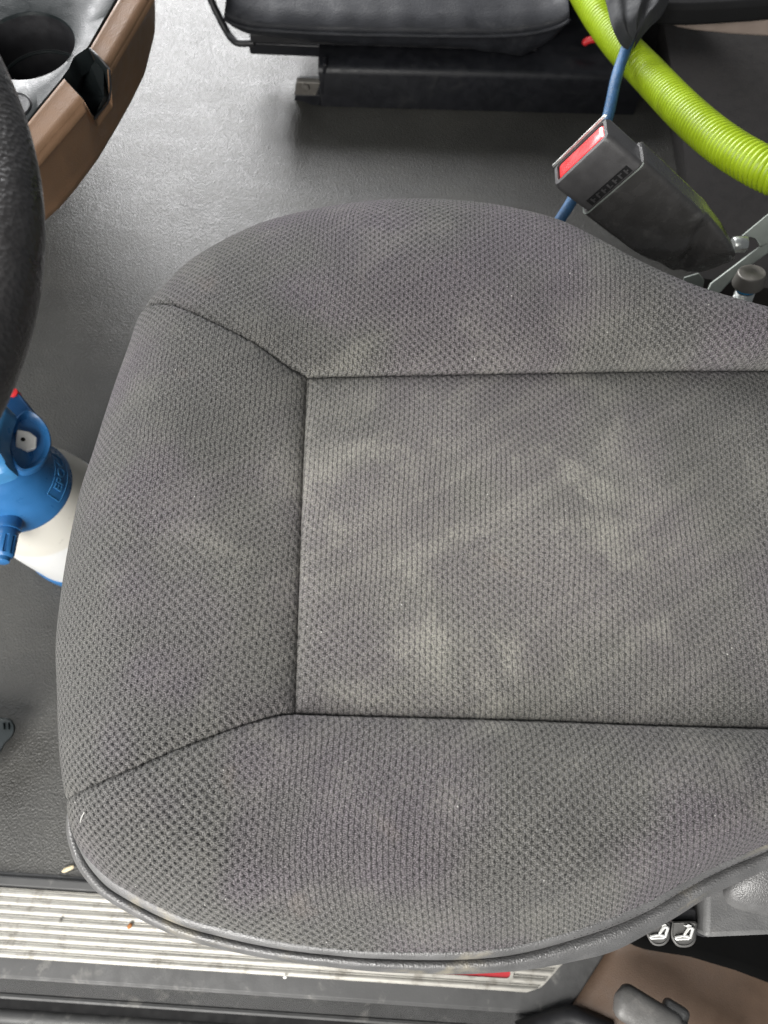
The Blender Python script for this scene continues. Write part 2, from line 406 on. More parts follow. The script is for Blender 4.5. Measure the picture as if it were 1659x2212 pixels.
# ================================================================== door sill
def door_sill():
    zt = 0.006
    A = P(0, 2068, zt); B = P(597, 2108, zt)
    ex = B - A; ex[2] = 0; ex /= np.linalg.norm(ex); ey = np.array([-ex[1], ex[0], 0]); ez = np.array([0, 0, 1.0])
    t = thing('door_sill', 'ribbed aluminium door sill in black rubber surround below the seat', 'door sill', (A[0], A[1], 0))
    def loc(px, py, z=zt):          # to sill coordinates
        d = P(px, py, z) - A; return d @ ex, d @ ey
    def W(u, v, z): return A * [1, 1, 0] + ex * u + ey * v + ez * z
    v_mat = loc(0, 1879)[1]; v_gask = loc(0, 1917)[1]; v_low = 0.0
    v_rub = loc(0, 2100)[1]; v_rib0 = loc(0, 2113)[1]; v_rib1 = loc(0, 2160)[1]; v_end = v_rib1 - 0.30
    uL = -0.45
    uR1 = loc(1227, 2070)[0]; uR2 = loc(1160, 2148)[0]
    # base rubber surround under everything, with its rounded diagonal right end
    ring = [(uL, v_mat - 0.002), (loc(1345, 2020)[0], v_mat - 0.002), loc(1317, 2052), loc(1262, 2140), loc(1237, 2176), loc(1200, 2198), (loc(1120, 2206)[0], v_rib0), (uL, v_rib0)]
    MB().prism([W(u, v, -0.03) for u, v in ring], ez * 0.033).build('rubber_surround', M_RUBBER, t, bevel=0.003)
    MB().prism([W(u, v, -0.02) for u, v in [(uL, v_mat), (0.9, v_mat), (0.9, v_mat - 0.008), (uL, v_mat - 0.008)]], ez * 0.0165).build('edge_groove', M_BLACKMATT, t)
    MB().prism([W(u, v, -0.01) for u, v in [(uL, v_mat - 0.006), (0.70, v_mat - 0.006), (0.70, v_gask + 0.0025), (uL, v_gask + 0.0025)]], ez * 0.0185).build('gasket', M_RUBBER, t, bevel=0.002)
    # aluminium plate
    def right(v):       # diagonal rounded end
        f = (v - v_low) / (v_gask - v_low)
        return uR2 + (uR1 - uR2) * min(1, f * 1.9) - 0.012 * max(0, 1 - f * 9) ** 2
    vs = np.linspace(v_low, v_gask, 14)
    ring = [(uL, v_low)] + [(right(v), v) for v in vs] + [(uL, v_gask)]
    MB().prism([W(u, v, 0.0) for u, v in ring], ez * 0.005).build('tread_plate', M_ALU, t)
    nb = 8; pitch = (v_gask - v_low) / nb
    for i in range(nb):
        v0 = v_low + pitch * (i + 0.02); w = pitch * 0.72
        prof = [(0, 0.003), (0.0006, 0.0056), (0.0016, 0.0062), (w * 0.5, 0.0064), (w - 0.0016, 0.0062), (w - 0.0006, 0.0056), (w, 0.003)]
        r0 = np.array([W(uL, v0 + a, b) for a, b in prof]); r1 = np.array([W(right(v0 + a) - 0.003, v0 + a, b) for a, b in prof])
        n = 16
        MB().loft([r0 + (r1 - r0) * q for q in np.linspace(0, 1, n)]).build('rib', M_ALU, t)
        v1 = v0 + w + pitch * 0.08; w2 = pitch * 0.09
        prof = [(0, 0.003), (0.0004, 0.0056), (w2 * .5, 0.0060), (w2 - 0.0004, 0.0056), (w2, 0.003)]
        MB().loft([np.array([W(q, v1 + a, b) for a, b in prof]) for q in (uL, right(v1) - 0.003)]).build('bead', M_ALU, t)
    # red badge in silver frame
    a = loc(700, 2083); b_ = loc(1101, 2108)
    def rrect(u0, u1, v0, v1, r, z):
        out = []
        for cx, cy, s in ((u1 - r, v1 - r, 0), (u0 + r, v1 - r, 90), (u0 + r, v0 + r, 180), (u1 - r, v0 + r, 270)):
            for k in range(6):
                an = math.radians(s + 18 * k); out.append(W(cx + r * math.cos(an), cy + r * math.sin(an), z))
        return np.array(out)
    u0, u1 = a[0], b_[0]; v0 = b_[1] - 0.0022; v1 = v0 + 0.034
    fr = MB(); o1 = rrect(u0 - .004, u1 + .004, v0 - .004, v1 + .004, .008, 0.004); o2 = o1 + ez * .0055
    i2 = rrect(u0, u1, v0, v1, .005, 0.0095); i1 = i2 - ez * .003
    fr.loft([o1, o2, i2, i1], True, False).build('badge_frame', M_ALU, t)
    MB().prism(rrect(u0, u1, v0, v1, .005, 0.003), ez * 0.0050).build('badge', M_REDBADGE, t, label='red enamel badge plate')
    # lower ribbed step nosing, then edge and gap
    z0, z1 = -0.004, -0.022
    vv = np.linspace(v_rib0, v_rib1, 16 * 6 + 1); rows = []
    for i, v in enumerate(vv):
        f = i / (len(vv) - 1); zz = z0 + (z1 - z0) * f + 0.0010 * abs(math.sin(math.pi * 16 * f))
        rows.append([W(uu, v, zz) for uu in np.linspace(uL, 0.75, 12)])
    lo = [[p - ez * 0.02 for p in rows[-1]], [p - ez * 0.02 for p in rows[0]]]
    grid('step_nosing', np.array(rows + lo), M_RUBBER, t)
    MB().tube([W(u, v_rib0 + 0.001, -0.001) for u in np.linspace(uL, uR2 + 0.02, 8)], 0.0032, 8).build('bright_edge', M_RUBBER, t)
    MB().tube([W(u, v_rib1 - 0.003, z1) for u in np.linspace(uL, 0.75, 8)], 0.0035, 8).build('edge_bead', M_RUBBER, t)
    MB().prism([W(u, v, -0.06) for u, v in [(uL, v_rib1 + .01), (0.75, v_rib1 + .01), (0.75, v_rib1 - 0.022), (uL, v_rib1 - 0.022)]], ez * 0.02).build('seal_channel', M_BLACKMATT, t)
    MB().tube([W(u, v_rib1 - 0.030, -0.045) for u in np.linspace(uL, 0.75, 8)], 0.010, 12).build('door_seal', M_RUBBER, t)
    MB().prism([W(u, v, -0.10) for u, v in [(uL, v_rib1 - 0.02), (0.75, v_rib1 - 0.02), (0.75, v_end), (uL, v_end)]], ez * 0.02).build('lower_step', M_STEELBLK, t)
    return t, W, loc
SILL, SILLW, SILLLOC = door_sill()

# ================================================================== driver seat
def driver_seat():
    t = thing('driver_seat', 'dusty charcoal knit driver seat cushion with black leather edging filling the picture', 'seat', SEAT_O)
    Z0 = 0.55
    inset_top = [(662, 810), (800, 807), (1000, 803), (1250, 799), (1450, 796), (1700, 795), (1950, 795)]
    inset_bot = [(636, 1542), (800, 1546), (1000, 1551), (1200, 1557), (1400, 1565), (1700, 1574), (1950, 1578)]
    inset_left = [(662, 810), (656, 950), (650, 1100), (645, 1250), (640, 1400), (636, 1542)]
    corner_top = [(662, 810), (620, 800), (560, 772), (490, 745), (430, 721), (390, 707), (335, 690), (303, 684)]
    corner_bot = [(636, 1542), (590, 1550), (500, 1583), (400, 1625), (300, 1670), (220, 1702), (150, 1730)]
    out_top = [(303, 684), (345, 632), (390, 580), (450, 534), (520, 494), (600, 464), (700, 438), (800, 424), (900, 420), (990, 422), (1060, 429), (1150, 449), (1220, 479), (1300, 523), (1400, 572), (1500, 608), (1659, 655), (1950, 720)]
    out_left = [(303, 684), (275, 750), (240, 830), (213, 905), (190, 975), (165, 1060), (150, 1140), (138, 1220), (128, 1310), (123, 1400), (126, 1500), (134, 1610), (150, 1730)]
    out_bot = [(150, 1730), (158, 1775), (176, 1822), (205, 1868), (256, 1915), (376, 1978), (480, 2010), (597, 2034), (720, 2048), (837, 2054), (997, 2054), (1128, 2038), (1288, 1992), (1394, 1948), (1480, 1902), (1560, 1862), (1659, 1821), (1950, 1700)]
    def line(pts, n, z): return smooth_line(poly(pts, z), n)
    def xy(a): return a[:, :2]
    NS, NT = 340, 150
    zo = Z0 - 0.037
    it, ib = line(inset_top, NS, Z0), line(inset_bot, NS, Z0)
    il = line(inset_left, NS, Z0)
    ct, cb = line(corner_top, NT, np.linspace(Z0, zo, len(corner_top))), line(corner_bot, NT, np.linspace(Z0, zo - .008, len(corner_bot)))
    zt_ = np.interp(np.arange(len(out_top)), [0, 3, 7, 8, 11, 13, 16, 17], [zo, Z0 - .031, Z0 - .023, Z0 - .022, Z0 - .013, Z0 - .002, Z0 + .008, Z0 + .010])
    zl_ = np.interp(np.arange(len(out_left)), [0, 4, 9, 12], [zo, Z0 - .034, Z0 - .046, zo - .008])
    full = smooth_line(np.vstack([poly(out_left, zl_)[::-1], poly(out_top, zt_)[1:]]), 3000)
    kc = np.argmin(np.linalg.norm(full - poly(out_top[:1], zo)[0], axis=1))
    ol, ot = resample(full[:kc + 1][::-1], NS), resample(full[kc:], NS)
    ob_ = line(out_bot, NS, np.interp(np.arange(len(out_bot)), [0, 2, 6, 30], [zo - .008, zo - .008, Z0 - .027, Z0 - .025]))
    seams = [it, ib, il, ct, cb]
    SA = np.vstack([xy(resample(q, 50))[:-1] for q in seams]); SB = np.vstack([xy(resample(q, 50))[1:] for q in seams])
    def seam_dist(X):
        q = X.reshape(-1, 2); d = np.full(len(q), 9.0)
        for p0, p1 in zip(SA, SB):
            e = p1 - p0; k = np.clip(((q - p0) @ e) / (e @ e), 0, 1); r_ = q - p0 - k[:, None] * e
            d = np.minimum(d, r_[:, 0] ** 2 + r_[:, 1] ** 2)
        return np.sqrt(d).reshape(X.shape[:2])
    def tdist(n):      # denser near both ends
        u = np.linspace(0, 1, n); return 0.55 * u + 0.45 * (0.5 - 0.5 * np.cos(np.pi * u))
    TT = tdist(NT)
    def coons(inner, outer, s0, s1):
        n = len(inner); s = np.linspace(0, 1, n)[None, :, None]; T = TT[:, None, None]
        s0 = resample(s0, NT, TT); s1 = resample(s1, NT, TT)
        L = (1 - T) * inner[None] + T * outer[None]
        l0 = s0 - ((1 - TT)[:, None] * s0[0] + TT[:, None] * s0[-1]); l1 = s1 - ((1 - TT)[:, None] * s1[0] + TT[:, None] * s1[-1])
        return L + (1 - s) ** 2 * l0[:, None] + s ** 2 * l1[:, None]
    def profile(crest, drop, t0):
        T = TT[:, None]
        z = crest * np.sin(np.pi * np.clip(T / 0.98, 0, 1) ** 0.85)
        q = np.clip((T - t0) / (1 - t0), 0, 1)
        return z - drop * (1 - np.sqrt(np.clip(1 - q ** 2.2, 0, 1)))
    def lumps(X, k):
        return 0.0016 * (np.sin(X[..., 0] * 31 + k) * np.sin(X[..., 1] * 27 + 2 * k) + 0.6 * np.sin(X[..., 0] * 60 + X[..., 1] * 43 + k))
    def finish(name, XY, Z, lump, label):
        d = seam_dist(XY)
        Z = Z + lump * (1 - np.exp(-(d / 0.03) ** 2))
        Z = Z - 0.0034 * np.exp(-(d / 0.0016)) - 0.0012 * np.exp(-(d / 0.008) ** 2)
        Z = Z - 0.0003 * np.exp(-(d / 0.007) ** 2) * (1 + np.sin((XY[..., 0] + 0.6 * XY[..., 1]) * 1150) + .7 * np.sin((XY[..., 0] - XY[..., 1]) * 330))
        G = np.concatenate([XY, Z[..., None]], -1)
        # cloth coordinates: plan position plus what the slope adds, so the knit keeps its size round the edge
        dX = np.diff(G, axis=0); full = np.linalg.norm(dX, axis=-1); flat = np.linalg.norm(dX[..., :2], axis=-1)
        ex = np.vstack([np.zeros((1, G.shape[1])), np.cumsum(full - flat, axis=0)])
        dirv = dX[..., :2] / np.maximum(flat, 1e-9)[..., None]; dirv = np.concatenate([dirv[:1], dirv], 0)
        uv = XY + dirv * ex[..., None]
        return grid(name, G, M_FAB, t, uv, label=label)
    # middle insert
    uu = np.linspace(0, 1, NS); vv = tdist(NT)
    A, B = xy(it), xy(ib)
    XY = (1 - vv)[:, None, None] * A[None] + vv[:, None, None] * B[None]
    C = xy(resample(il, NT, vv)); XY += ((1 - uu) ** 3)[None, :, None] * (C - ((1 - vv)[:, None] * C[0] + vv[:, None] * C[-1]))[:, None]
    Z = Z0 + 0.006 * np.sin(np.pi * vv)[:, None] * np.clip(uu * 5, 0, 1)[None] ** .5
    finish('centre_panel', XY, Z, lumps(XY, 0.4), 'dusty lighter centre panel of the cushion')
    # front panel (towards the pedals)
    s = np.linspace(0, 1, NS)[None]
    blend = np.clip(np.minimum(s, 1 - s) / 0.22, 0, 1); blend = blend * blend * (3 - 2 * blend)
    lin = TT[:, None] * 0
    XY = coons(xy(il), xy(ol), xy(ct), xy(cb))
    Z = Z0 + profile(0.010, 1, 0.70) * 0
    c0, d0 = 0.013, 0.045
    zc = profile(c0, d0, 0.62)
    Z = Z0 + zc * (1 - blend) + profile(0.010, 0.052, 0.58) * blend
    Gf = finish('front_panel', XY, Z, lumps(XY, 1.3) * (1 - TT[:, None] ** 4), 'front panel of the cushion')
    # bolsters
    def bolster(inner, outer, side, k, crest, drop, label):
        XY = coons(xy(inner), xy(outer), xy(side), np.linspace(xy(inner)[-1], xy(outer)[-1], NT))
        b = np.clip(s / 0.42, 0, 1); b = b * b * (3 - 2 * b)
        pr = profile(crest, drop, 0.66) if k < 3 else crest * np.sin(np.pi * np.clip(TT[:, None] / 0.98, 0, 1) ** 0.85) - drop * np.clip((TT[:, None] - .5) / .5, 0, 1) ** 2
        Z = Z0 + zc * (1 - b) + pr * b
        return finish('side_bolster', XY, Z, lumps(XY, k) * (1 - TT[:, None] ** 4), label)
    bolster(it, ot, ct, 2.2, 0.026, 0.050, 'side bolster on the passenger side')
    nb = bolster(ib, ob_, cb, 3.1, 0.020, 0.024, 'side bolster on the door side')
    # rolled edge, skirt below far and front edge
    edge = np.vstack([ot[::-1], ol[1:]])
    edge = resample(edge, 420); cen = np.array([0.15, 0.17])
    n2 = np.gradient(edge[:, :2], axis=0); n2 = np.stack([n2[:, 1], -n2[:, 0]], 1); n2 /= np.linalg.norm(n2, axis=1)[:, None]
    n2 *= np.sign(((edge[:, :2] - cen) * n2).sum(1))[:, None]
    ez_ = np.concatenate([np.full(len(ot), Z0 - 0.050), np.full(len(ol) - 1, Z0 - 0.052)])
    ez_ = np.interp(np.linspace(0, 1, 420), np.linspace(0, 1, len(ez_)), ez_)
    ez_[:] = Z0 - 0.048
    rows = []
    for dz, off in ((0.004, -0.0035), (-0.004, 0.001), (-0.03, 0.002), (-0.07, -0.004), (-0.10, -0.03)):
        rows.append(np.concatenate([edge[:, :2] + n2 * off, (ez_ + dz)[:, None]], 1))
    grid('leather_skirt', np.array(rows), M_LEATHERDK, t, label='leather skirt under the front and far edge')
    MB().tube(np.concatenate([edge[:330, :2] + n2[:330] * 0.0008, (ez_[:330] - 0.001)[:, None]], 1), 0.0022, 8).build('piping', M_LEATHER, t, label='thin leather piping on the far edge')
    # leather edging on the door side: two bands with a sewn crease, then the side falls away
    crease = [(150, 1730), (152, 1780), (170, 1832), (200, 1882), (252, 1930), (372, 1992), (478, 2024), (597, 2049), (720, 2064), (837, 2072), (997, 2073), (1128, 2059), (1288, 2014), (1394, 1971), (1480, 1922), (1560, 1880), (1659, 1838), (1950, 1717)]
    sil = [(148, 1730), (148, 1790), (165, 1843), (194, 1895), (247, 1945), (368, 2010), (476, 2044), (597, 2068), (720, 2084), (837, 2095), (997, 2099), (1128, 2091), (1224, 2075), (1314, 2053), (1390, 2014), (1461, 1972), (1519, 1935), (1600, 1898), (1659, 1870), (1950, 1745)]
    fb = nb.data; 
    co = np.zeros(len(fb.vertices) * 3); fb.vertices.foreach_get('co', co); co = co.reshape(NT, NS, 3) + np.array(SEAT_O)
    border = co[-1]                                  # last row of the bolster
    def line_z(pts, z):
        q = smooth_line(np.array(pts, float), NS); return np.array([P(a[0], a[1], zz) for a, zz in zip(q, z)])
    g_ = np.clip(np.linspace(0, 1, NS) / 0.06, 0, 1)
    cr = line_z(crease, border[:, 2] - 0.001 - 0.009 * g_); sl = line_z(sil, border[:, 2] - 0.004 - 0.034 * g_)
    def at_s(ref, arr):   # same fraction along
        return arr
    w = np.linspace(0, 1, NS)
    grow = np.clip(w / 0.06, 0, 1)[:, None]
    b0 = border.copy(); b0[:, 2] -= 0.0008
    rows = []
    for q in np.linspace(0, 1, 9):
        p = b0 * (1 - q) + cr * q
        p[:, 2] = b0[:, 2] * (1 - q) + (cr[:, 2]) * q + 0.0026 * math.sin(math.pi * q) ** .8 * grow[:, 0]
        rows.append(p)
    grid('edge_band', np.array(rows), M_LEATHER, t, label='inner leather band of the edging')
    rows = []
    c0_ = cr.copy(); c0_[:, 2] -= 0.002
    for q in np.linspace(0, 1, 14):
        p = c0_ * (1 - q) + sl * q
        a_ = q * math.pi / 2
        p[:, :2] = c0_[:, :2] + (sl[:, :2] - c0_[:, :2]) * math.sin(a_)
        p[:, 2] = c0_[:, 2] + 0.003 * math.sin(min(1, q * 2.5) * math.pi) * grow[:, 0] - (c0_[:, 2] - sl[:, 2]) * (1 - math.cos(a_))
        rows.append(p)
    for dz, off in ((-0.02, -0.001), (-0.06, -0.006), (-0.09, -0.03)):
        p = sl.copy(); p[:, 2] += dz; p[:, 1] -= off; rows.append(p)
    grid('leather_side', np.array(rows), M_LEATHER, t, label='worn leather side edging next to the door sill')
    # stitches along the band, right half
    mb = MB(); path = resample((b0 * 0.35 + cr * 0.65), 1000)
    L = np.r_[0, np.cumsum(np.linalg.norm(np.diff(path, axis=0), axis=1))]
    d = L[-1] * 0.60
    while d < L[-1] * 0.97:
        pts = [np.array([np.interp(d + e, L, path[:, k]) for k in range(3)]) + [0, 0, 0.0019] for e in (0, 0.0013, 0.0026)]
        pts[0][2] -= .001; pts[2][2] -= .001
        mb.tube(pts, 0.00055, 5); d += 0.0040
    o = mb.build('stitching', M_THREAD, t); o['kind'] = 'stuff'
    # foam body and pedestal under the cover, so that no light leaks through
    outl = np.vstack([resample(ot[::-1], 40), resample(ol, 30)[1:], resample(sl, 40)[1:]])[:, :2]
    cc = outl.mean(0); inn = cc + (outl - cc) * 0.93
    MB().loft([np.c_[cc + (inn - cc) * .9, np.full(len(inn), 0.40)], np.c_[inn, np.full(len(inn), 0.44)], np.c_[inn, np.full(len(inn), 0.495)]]).build('seat_pan', M_BLACKMATT, t)
    MB().loft([np.c_[cc + (inn - cc) * .62, np.full(len(inn), 0.0)], np.c_[cc + (inn - cc) * .55, np.full(len(inn), 0.2)], np.c_[cc + (inn - cc) * .62, np.full(len(inn), 0.40)]]).build('pedestal', M_BLACKMATT, t)
    # side shield, rear cover and switches at the lower right
    zs = 0.40
    sh = poly([(1525, 1915), (1523, 2027), (1800, 2015), (1800, 1800), (1560, 1880)], zs)
    MB().prism(sh, (0, 0, -0.10)).build('side_shield', M_GREY, t, bevel=0.004, label='scuffed grey plastic side shield')
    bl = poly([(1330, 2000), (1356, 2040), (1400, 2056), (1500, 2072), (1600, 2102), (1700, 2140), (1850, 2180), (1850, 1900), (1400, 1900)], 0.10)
    MB().prism(bl, (0, 0, -0.08)).build('under_seat_shade', M_SHADE, t, bevel=0.02)  # added black block, painted as the shade below the side shield
    zr = 0.395
    rc = poly([(1497, 1938), (1497, 2018), (1527, 2027), (1530, 1925)], zr - 0.012)
    MB().prism(rc, (0, 0, -0.06)).build('switch_recess', M_BLACK, t, bevel=0.002)
    hc = smooth_line(poly([(1575, 1905), (1562, 1925), (1570, 1950), (1600, 1966), (1680, 1980), (1800, 1990)], zs + 0.0), 24)
    hc2 = smooth_line(poly([(1600, 1880), (1583, 1915), (1588, 1935), (1612, 1950), (1690, 1962), (1800, 1970)], zs + 0.022), 24)
    hc3 = smooth_line(poly([(1640, 1870), (1630, 1890), (1640, 1900), (1660, 1905), (1720, 1910), (1800, 1915)], zs + 0.03), 24)
    hc0 = hc.copy(); hc0[:, 2] -= .05
    grid('hinge_cover', np.array([hc0, hc, hc2, hc3, hc3 + np.array([0.05, 0.08, 0])]), M_LEATHER, t, label='leather clad hinge cover')
    for cxp, x0, x1, ytop, ybot in ((1422, 1397, 1446, 1990, 2043), (1476, 1449, 1503, 1990, 2046)):
        z = 0.395
        def ring(f, zz):
            pts = [(x0 + 3, ytop), (x1 - 1, ytop), (x1 + 1, ytop + 18), (x1 - 1, ybot - 14), (x1 - 12, ybot - 2), (x0 + 22, ybot), (x0 + 10, ybot - 6), (x0 + 1, ybot - 22), (x0, ytop + 18)]
            c = np.mean(pts, 0)
            q = smooth_line(poly([tuple(c + (np.array(p) - c) * f) for p in pts + pts[:1]], zz), 37)[:-1]
            return q
        sw = MB().loft([ring(1.02, z - .03), ring(1.0, z - .006), ring(.97, z - .001), ring(.86, z), ring(.80, z - .0008)]).build('adjustment_switch', M_SWITCH, t)
        up = poly([(x0 + 8, ytop - 28), (x1 - 4, ytop - 30), (x1 + 3, ytop - 22), (x1 + 2, ytop + 1), (x0 + 3, ytop + 1)], z - .006)
        MB().prism(up, (0, 0, -0.03)).build('switch_shank', M_BLACK, t, bevel=0.002)
        # white seat pictogram: outlined cushion, outlined back and a plus-shaped arrow
        zt = z + 0.0006
        def stroke(pts, w, close=True):
            return MB().tube(smooth_line(poly(pts + (pts[:1] if close else []), zt), 40), w, 6)
        dx = cxp - 1422; dy = 2 if dx else 0
        def q(pts): return [(a + dx, b + dy) for a, b in pts]
        mb = MB()
        cu = q([(1405, 2023), (1418, 2020), (1429, 2020), (1434, 2022), (1433, 2026), (1420, 2026), (1407, 2027)])
        bk = q([(1436, 2025), (1441, 2010), (1443, 2004), (1437, 2002), (1433, 2004), (1426, 2014), (1424, 2019), (1431, 2021), (1434, 2022)])
        ar = q([(1421, 1996), (1427, 1997), (1432, 1994), (1440, 1998), (1433, 1999), (1430, 2001)])
        for pts, wd in ((cu, .00085), (bk, .0010)):
            l = poly(pts + pts[:1], zt); mb.tube(resample(l, 50), wd, 6)
        l = poly(ar, zt - 0.0004); mb.prism(l, (0, 0, 0.0009))
        mb.build('seat_symbol', M_WHITEPRINT, sw, label='white seat pictogram with arrow')
    return t
SEAT = driver_seat()

# ================================================================== seat belt buckle beside the seat
def view_frame(px, py, depth):
    o = PD(px, py, depth); zc = CAM - o; zc /= np.linalg.norm(zc)
    xr = RIGHT - zc * (RIGHT @ zc); xr /= np.linalg.norm(xr); yd = -np.cross(zc, xr)
    return o, xr, yd, zc
def buckle():
    o, xr, yd, zc = view_frame(1395, 445, 0.655)
    def V(a): return a[0] * xr + a[1] * yd + a[2] * zc
    a = V((-.682, -.489, .539)); a /= np.linalg.norm(a)
    n = V((.178, .611, .772)); n -= a * (a @ n); n /= np.linalg.norm(n)
    w = np.cross(a, n); w *= np.sign(w @ V((.709, -.624, .33)))
    base = o - a * 0.105
    t = thing('seat_belt_buckle', 'black seat belt buckle with red release button beside the seat', 'belt buckle', base)
    def sec(l, hw, n0, n1, r=0.004, sk=0.0):
        """rounded section: half width hw, front n1 and back n0 along the face normal"""
        pts = []
        for sx, ny, s0 in ((1, n1, 0), (-1, n1, 90), (-1, n0, 180), (1, n0, 270)):
            cx = sx * (hw - r); cy = ny - r if ny == n1 else ny + r
            for k in range(4):
                an = math.radians(s0 + 30 * k); pts.append(o + a * l + w * (cx + r * math.cos(an)) + n * (cy + r * math.sin(an) + sk * sx))
        return resample(np.array(pts + pts[:1]), 97)[:-1]
    ks = [(-0.108, .018, -.003, .004, .006), (-0.098, .024, -.004, .007, .007), (-0.085, .0285, -.006, .0125, .004), (-0.068, .031, -.009, .0125, .001), (-0.03, .0325, -.014, .0168, 0), (0.045, .0335, -.0165, .0175, 0)]
    K = np.array(ks); rings = []
    for l in np.linspace(-.108, .045, 44):
        hw, a0, a1, sk = [np.interp(l, K[:, 0], K[:, i]) for i in (1, 2, 3, 4)]
        r_ = sec(l, hw, a0, a1, .0048 if hw > .025 else .003, sk)
        x = (r_ - o) @ w
        k_ = np.clip((.03 - l) / .10, 0, 1)
        cr_ = .0055 * k_ * np.sin(38 * (l + .075) + x * 70) * np.exp(-((l + .072 + x * .55) / .022) ** 2) - .0060 * k_ * np.exp(-((l + .066 - x * .75) / .0075) ** 2)
        cr_ += .0007 * np.sin(l * 190 + x * 60) * k_ + .0009 * np.sin(x * 130 + l * 40)
        rings.append(r_ + n * cr_[:, None])
    rings += [sec(0.0465, .0328, -.016, .017, .006), sec(0.0465, .030, -.014, .015, .005), sec(0.02, .030, -.014, .015, .005)]
    MB().loft(rings).build('sleeve', M_SLEEVE, t, label='creased grey sleeve of the buckle')
    MB().loft([sec(-0.02, .0295, -.0135, .0145, .004), sec(0.083, .0305, -.0145, .0155, .004), sec(0.0875, .029, -.013, .0140, .004), sec(0.0875, .026, -.0105, .0100, .002), sec(0.083, .0255, -.0100, .0095, .002)]).build('buckle_head', M_BUCKLE, t)
    MB().loft([sec(0.078, .0250, -.0095, .0092, .002), sec(0.0858, .0248, -.0092, .0090, .002), sec(0.0872, .0230, -.0075, .0075, .002)]).build('release_button', M_RED, t, label='red release button')
    MB().loft([sec(0.0876, .0308, -.0148, -.0128, .0008), sec(0.0895, .0300, -.0144, -.0132, .0005)]).build('chrome_lip', M_STEEL, t)
    for l, nn in ((0.052, 0.0),):
        rc = [o + a * (l + da) + w * dw + n * 0.0149 for da, dw in ((-.004, -.022), (-.004, .022), (.004, .022), (.004, -.022))]
        MB().prism(rc, n * 0.0009).build('lettering_recess', M_BLACKMATT, t)
        mb = MB()
        for i in range(7):
            c = o + a * l + w * (-.018 + .006 * i) + n * .0160
            mb.box(c, a * .0026, w * .0007, n * .0004)
            if i % 2: mb.box(c + w * .0015 + a * .0018 * (1 if i % 4 == 1 else -1), a * .0005, w * .0014, n * .0004)
            else: mb.box(c + w * .0014, a * .0005, w * .0012, n * .0004)
        mb.build('embossed_lettering', M_BUCKLE, t)
    MB().tube(np.vstack([sec(0.0462, .0334, -.0163, .0174, .006)[2:52]]), .0007, 6).build('sleeve_edge', M_STEELDULL, t)
    # bracket, nut and stud that carry the buckle
    d0 = 0.74
    b1 = thing('seat_bracket', 'grey steel bracket with shiny nut and blue threaded stud behind buckle', 'bracket', PD(1600, 600, 0.80))
    pl = [PD(*q) for q in ((1598, 520, .735), (1604, 508, .735), (1660, 462, .72), (1760, 420, .71), (1760, 540, .73), (1660, 527, .735), (1642, 533, .735), (1633, 516, .735), (1622, 512, .735))]
    MB().prism(pl, -zc * 0.006).build('plate', M_STEELDULL, b1, bevel=0.0012)
    bar = [PD(*q) for q in ((1522, 640, .75), (1535, 612, .75), (1620, 548, .74), (1660, 520, .735), (1662, 545, .735), (1590, 596, .745), (1548, 640, .75))]
    MB().prism(bar, -zc * 0.006).build('strap_bar', M_STEELDULL, b1, bevel=0.0012)
    c = PD(1603, 527, .725); ax = V((-.9, .1, .25)); ax /= np.linalg.norm(ax)
    MB().lathe(c - ax * .004, [(0.0001, .0), (.0072, 0), (.0078, .001), (.0078, .012), (.007, .0135), (.0001, .014)], 24, ax).build('nut', M_STEEL, b1)
    c = PD(1609, 632, .745); ax = V((.05, -.8, .5)); ax /= np.linalg.norm(ax)
    prof = [(.0001, -.03)] + [(r, -0.03 + .001 * i) for i in range(34) for r in ([.0098] if i % 2 else [.0088])] + [(.0001, .005)]
    MB().lathe(c, prof, 24, ax).build('threaded_stud', M_STEEL, b1)
    MB().lathe(c, [(.0092, .004), (.0104, .005), (.0104, .009), (.0092, .010)], 24, ax).build('thread_lock_ring', M_BOLTBLUE, b1)
    MB().lathe(c, [(.0001, .0095), (.0150, .0095), (.0160, .012), (.0135, .025), (.0001, .026)], 20, ax).build('bushing', M_BRKT, b1, bevel=.001)
    MB().prism([PD(*q) for q in ((1478, 600, .76), (1510, 590, .76), (1522, 606, .76), (1512, 650, .78), (1470, 640, .78))], -zc * .01).build('lower_plate', M_STEELDULL, b1, bevel=.001)
    # dark plastic body behind and below the buckle
    return t
buckle()

# ================================================================== lime green hose
def hose():
    pts = [(1225, -90, .28), (1272, 0, .32), (1330, 85, .335), (1400, 160, .36), (1480, 243, .39), (1562, 312, .415), (1660, 369, .435), (1790, 420, .45)]
    c = smooth_line(np.array([P(x, y, z) for x, y, z in pts]), 900)
    L = np.r_[0, np.cumsum(np.linalg.norm(np.diff(c, axis=0), axis=1))]
    r = 0.0186 + 0.0021 * np.abs(np.sin(np.pi * L / 0.0056)) ** 0.8
    o = MB().tube(c, r, 40).build('vacuum_hose', M_HOSE)
    tag(o, 'lime green corrugated vacuum hose curving across the upper right corner', 'hose')
    c = smooth_line(np.array([P(1388, 5, .36), P(1374, 48, .365), P(1335, 156, .375), P(1311, 259, .36), P(1276, 345, .34), P(1240, 425, .32), P(1203, 485, .30), P(1150, 570, .27)]), 80)
    o = MB().tube(c, 0.0068, 12).build('blue_cord', M_CORD)
    tag(o, 'blue braided cord running down behind the belt buckle', 'cord')
hose()

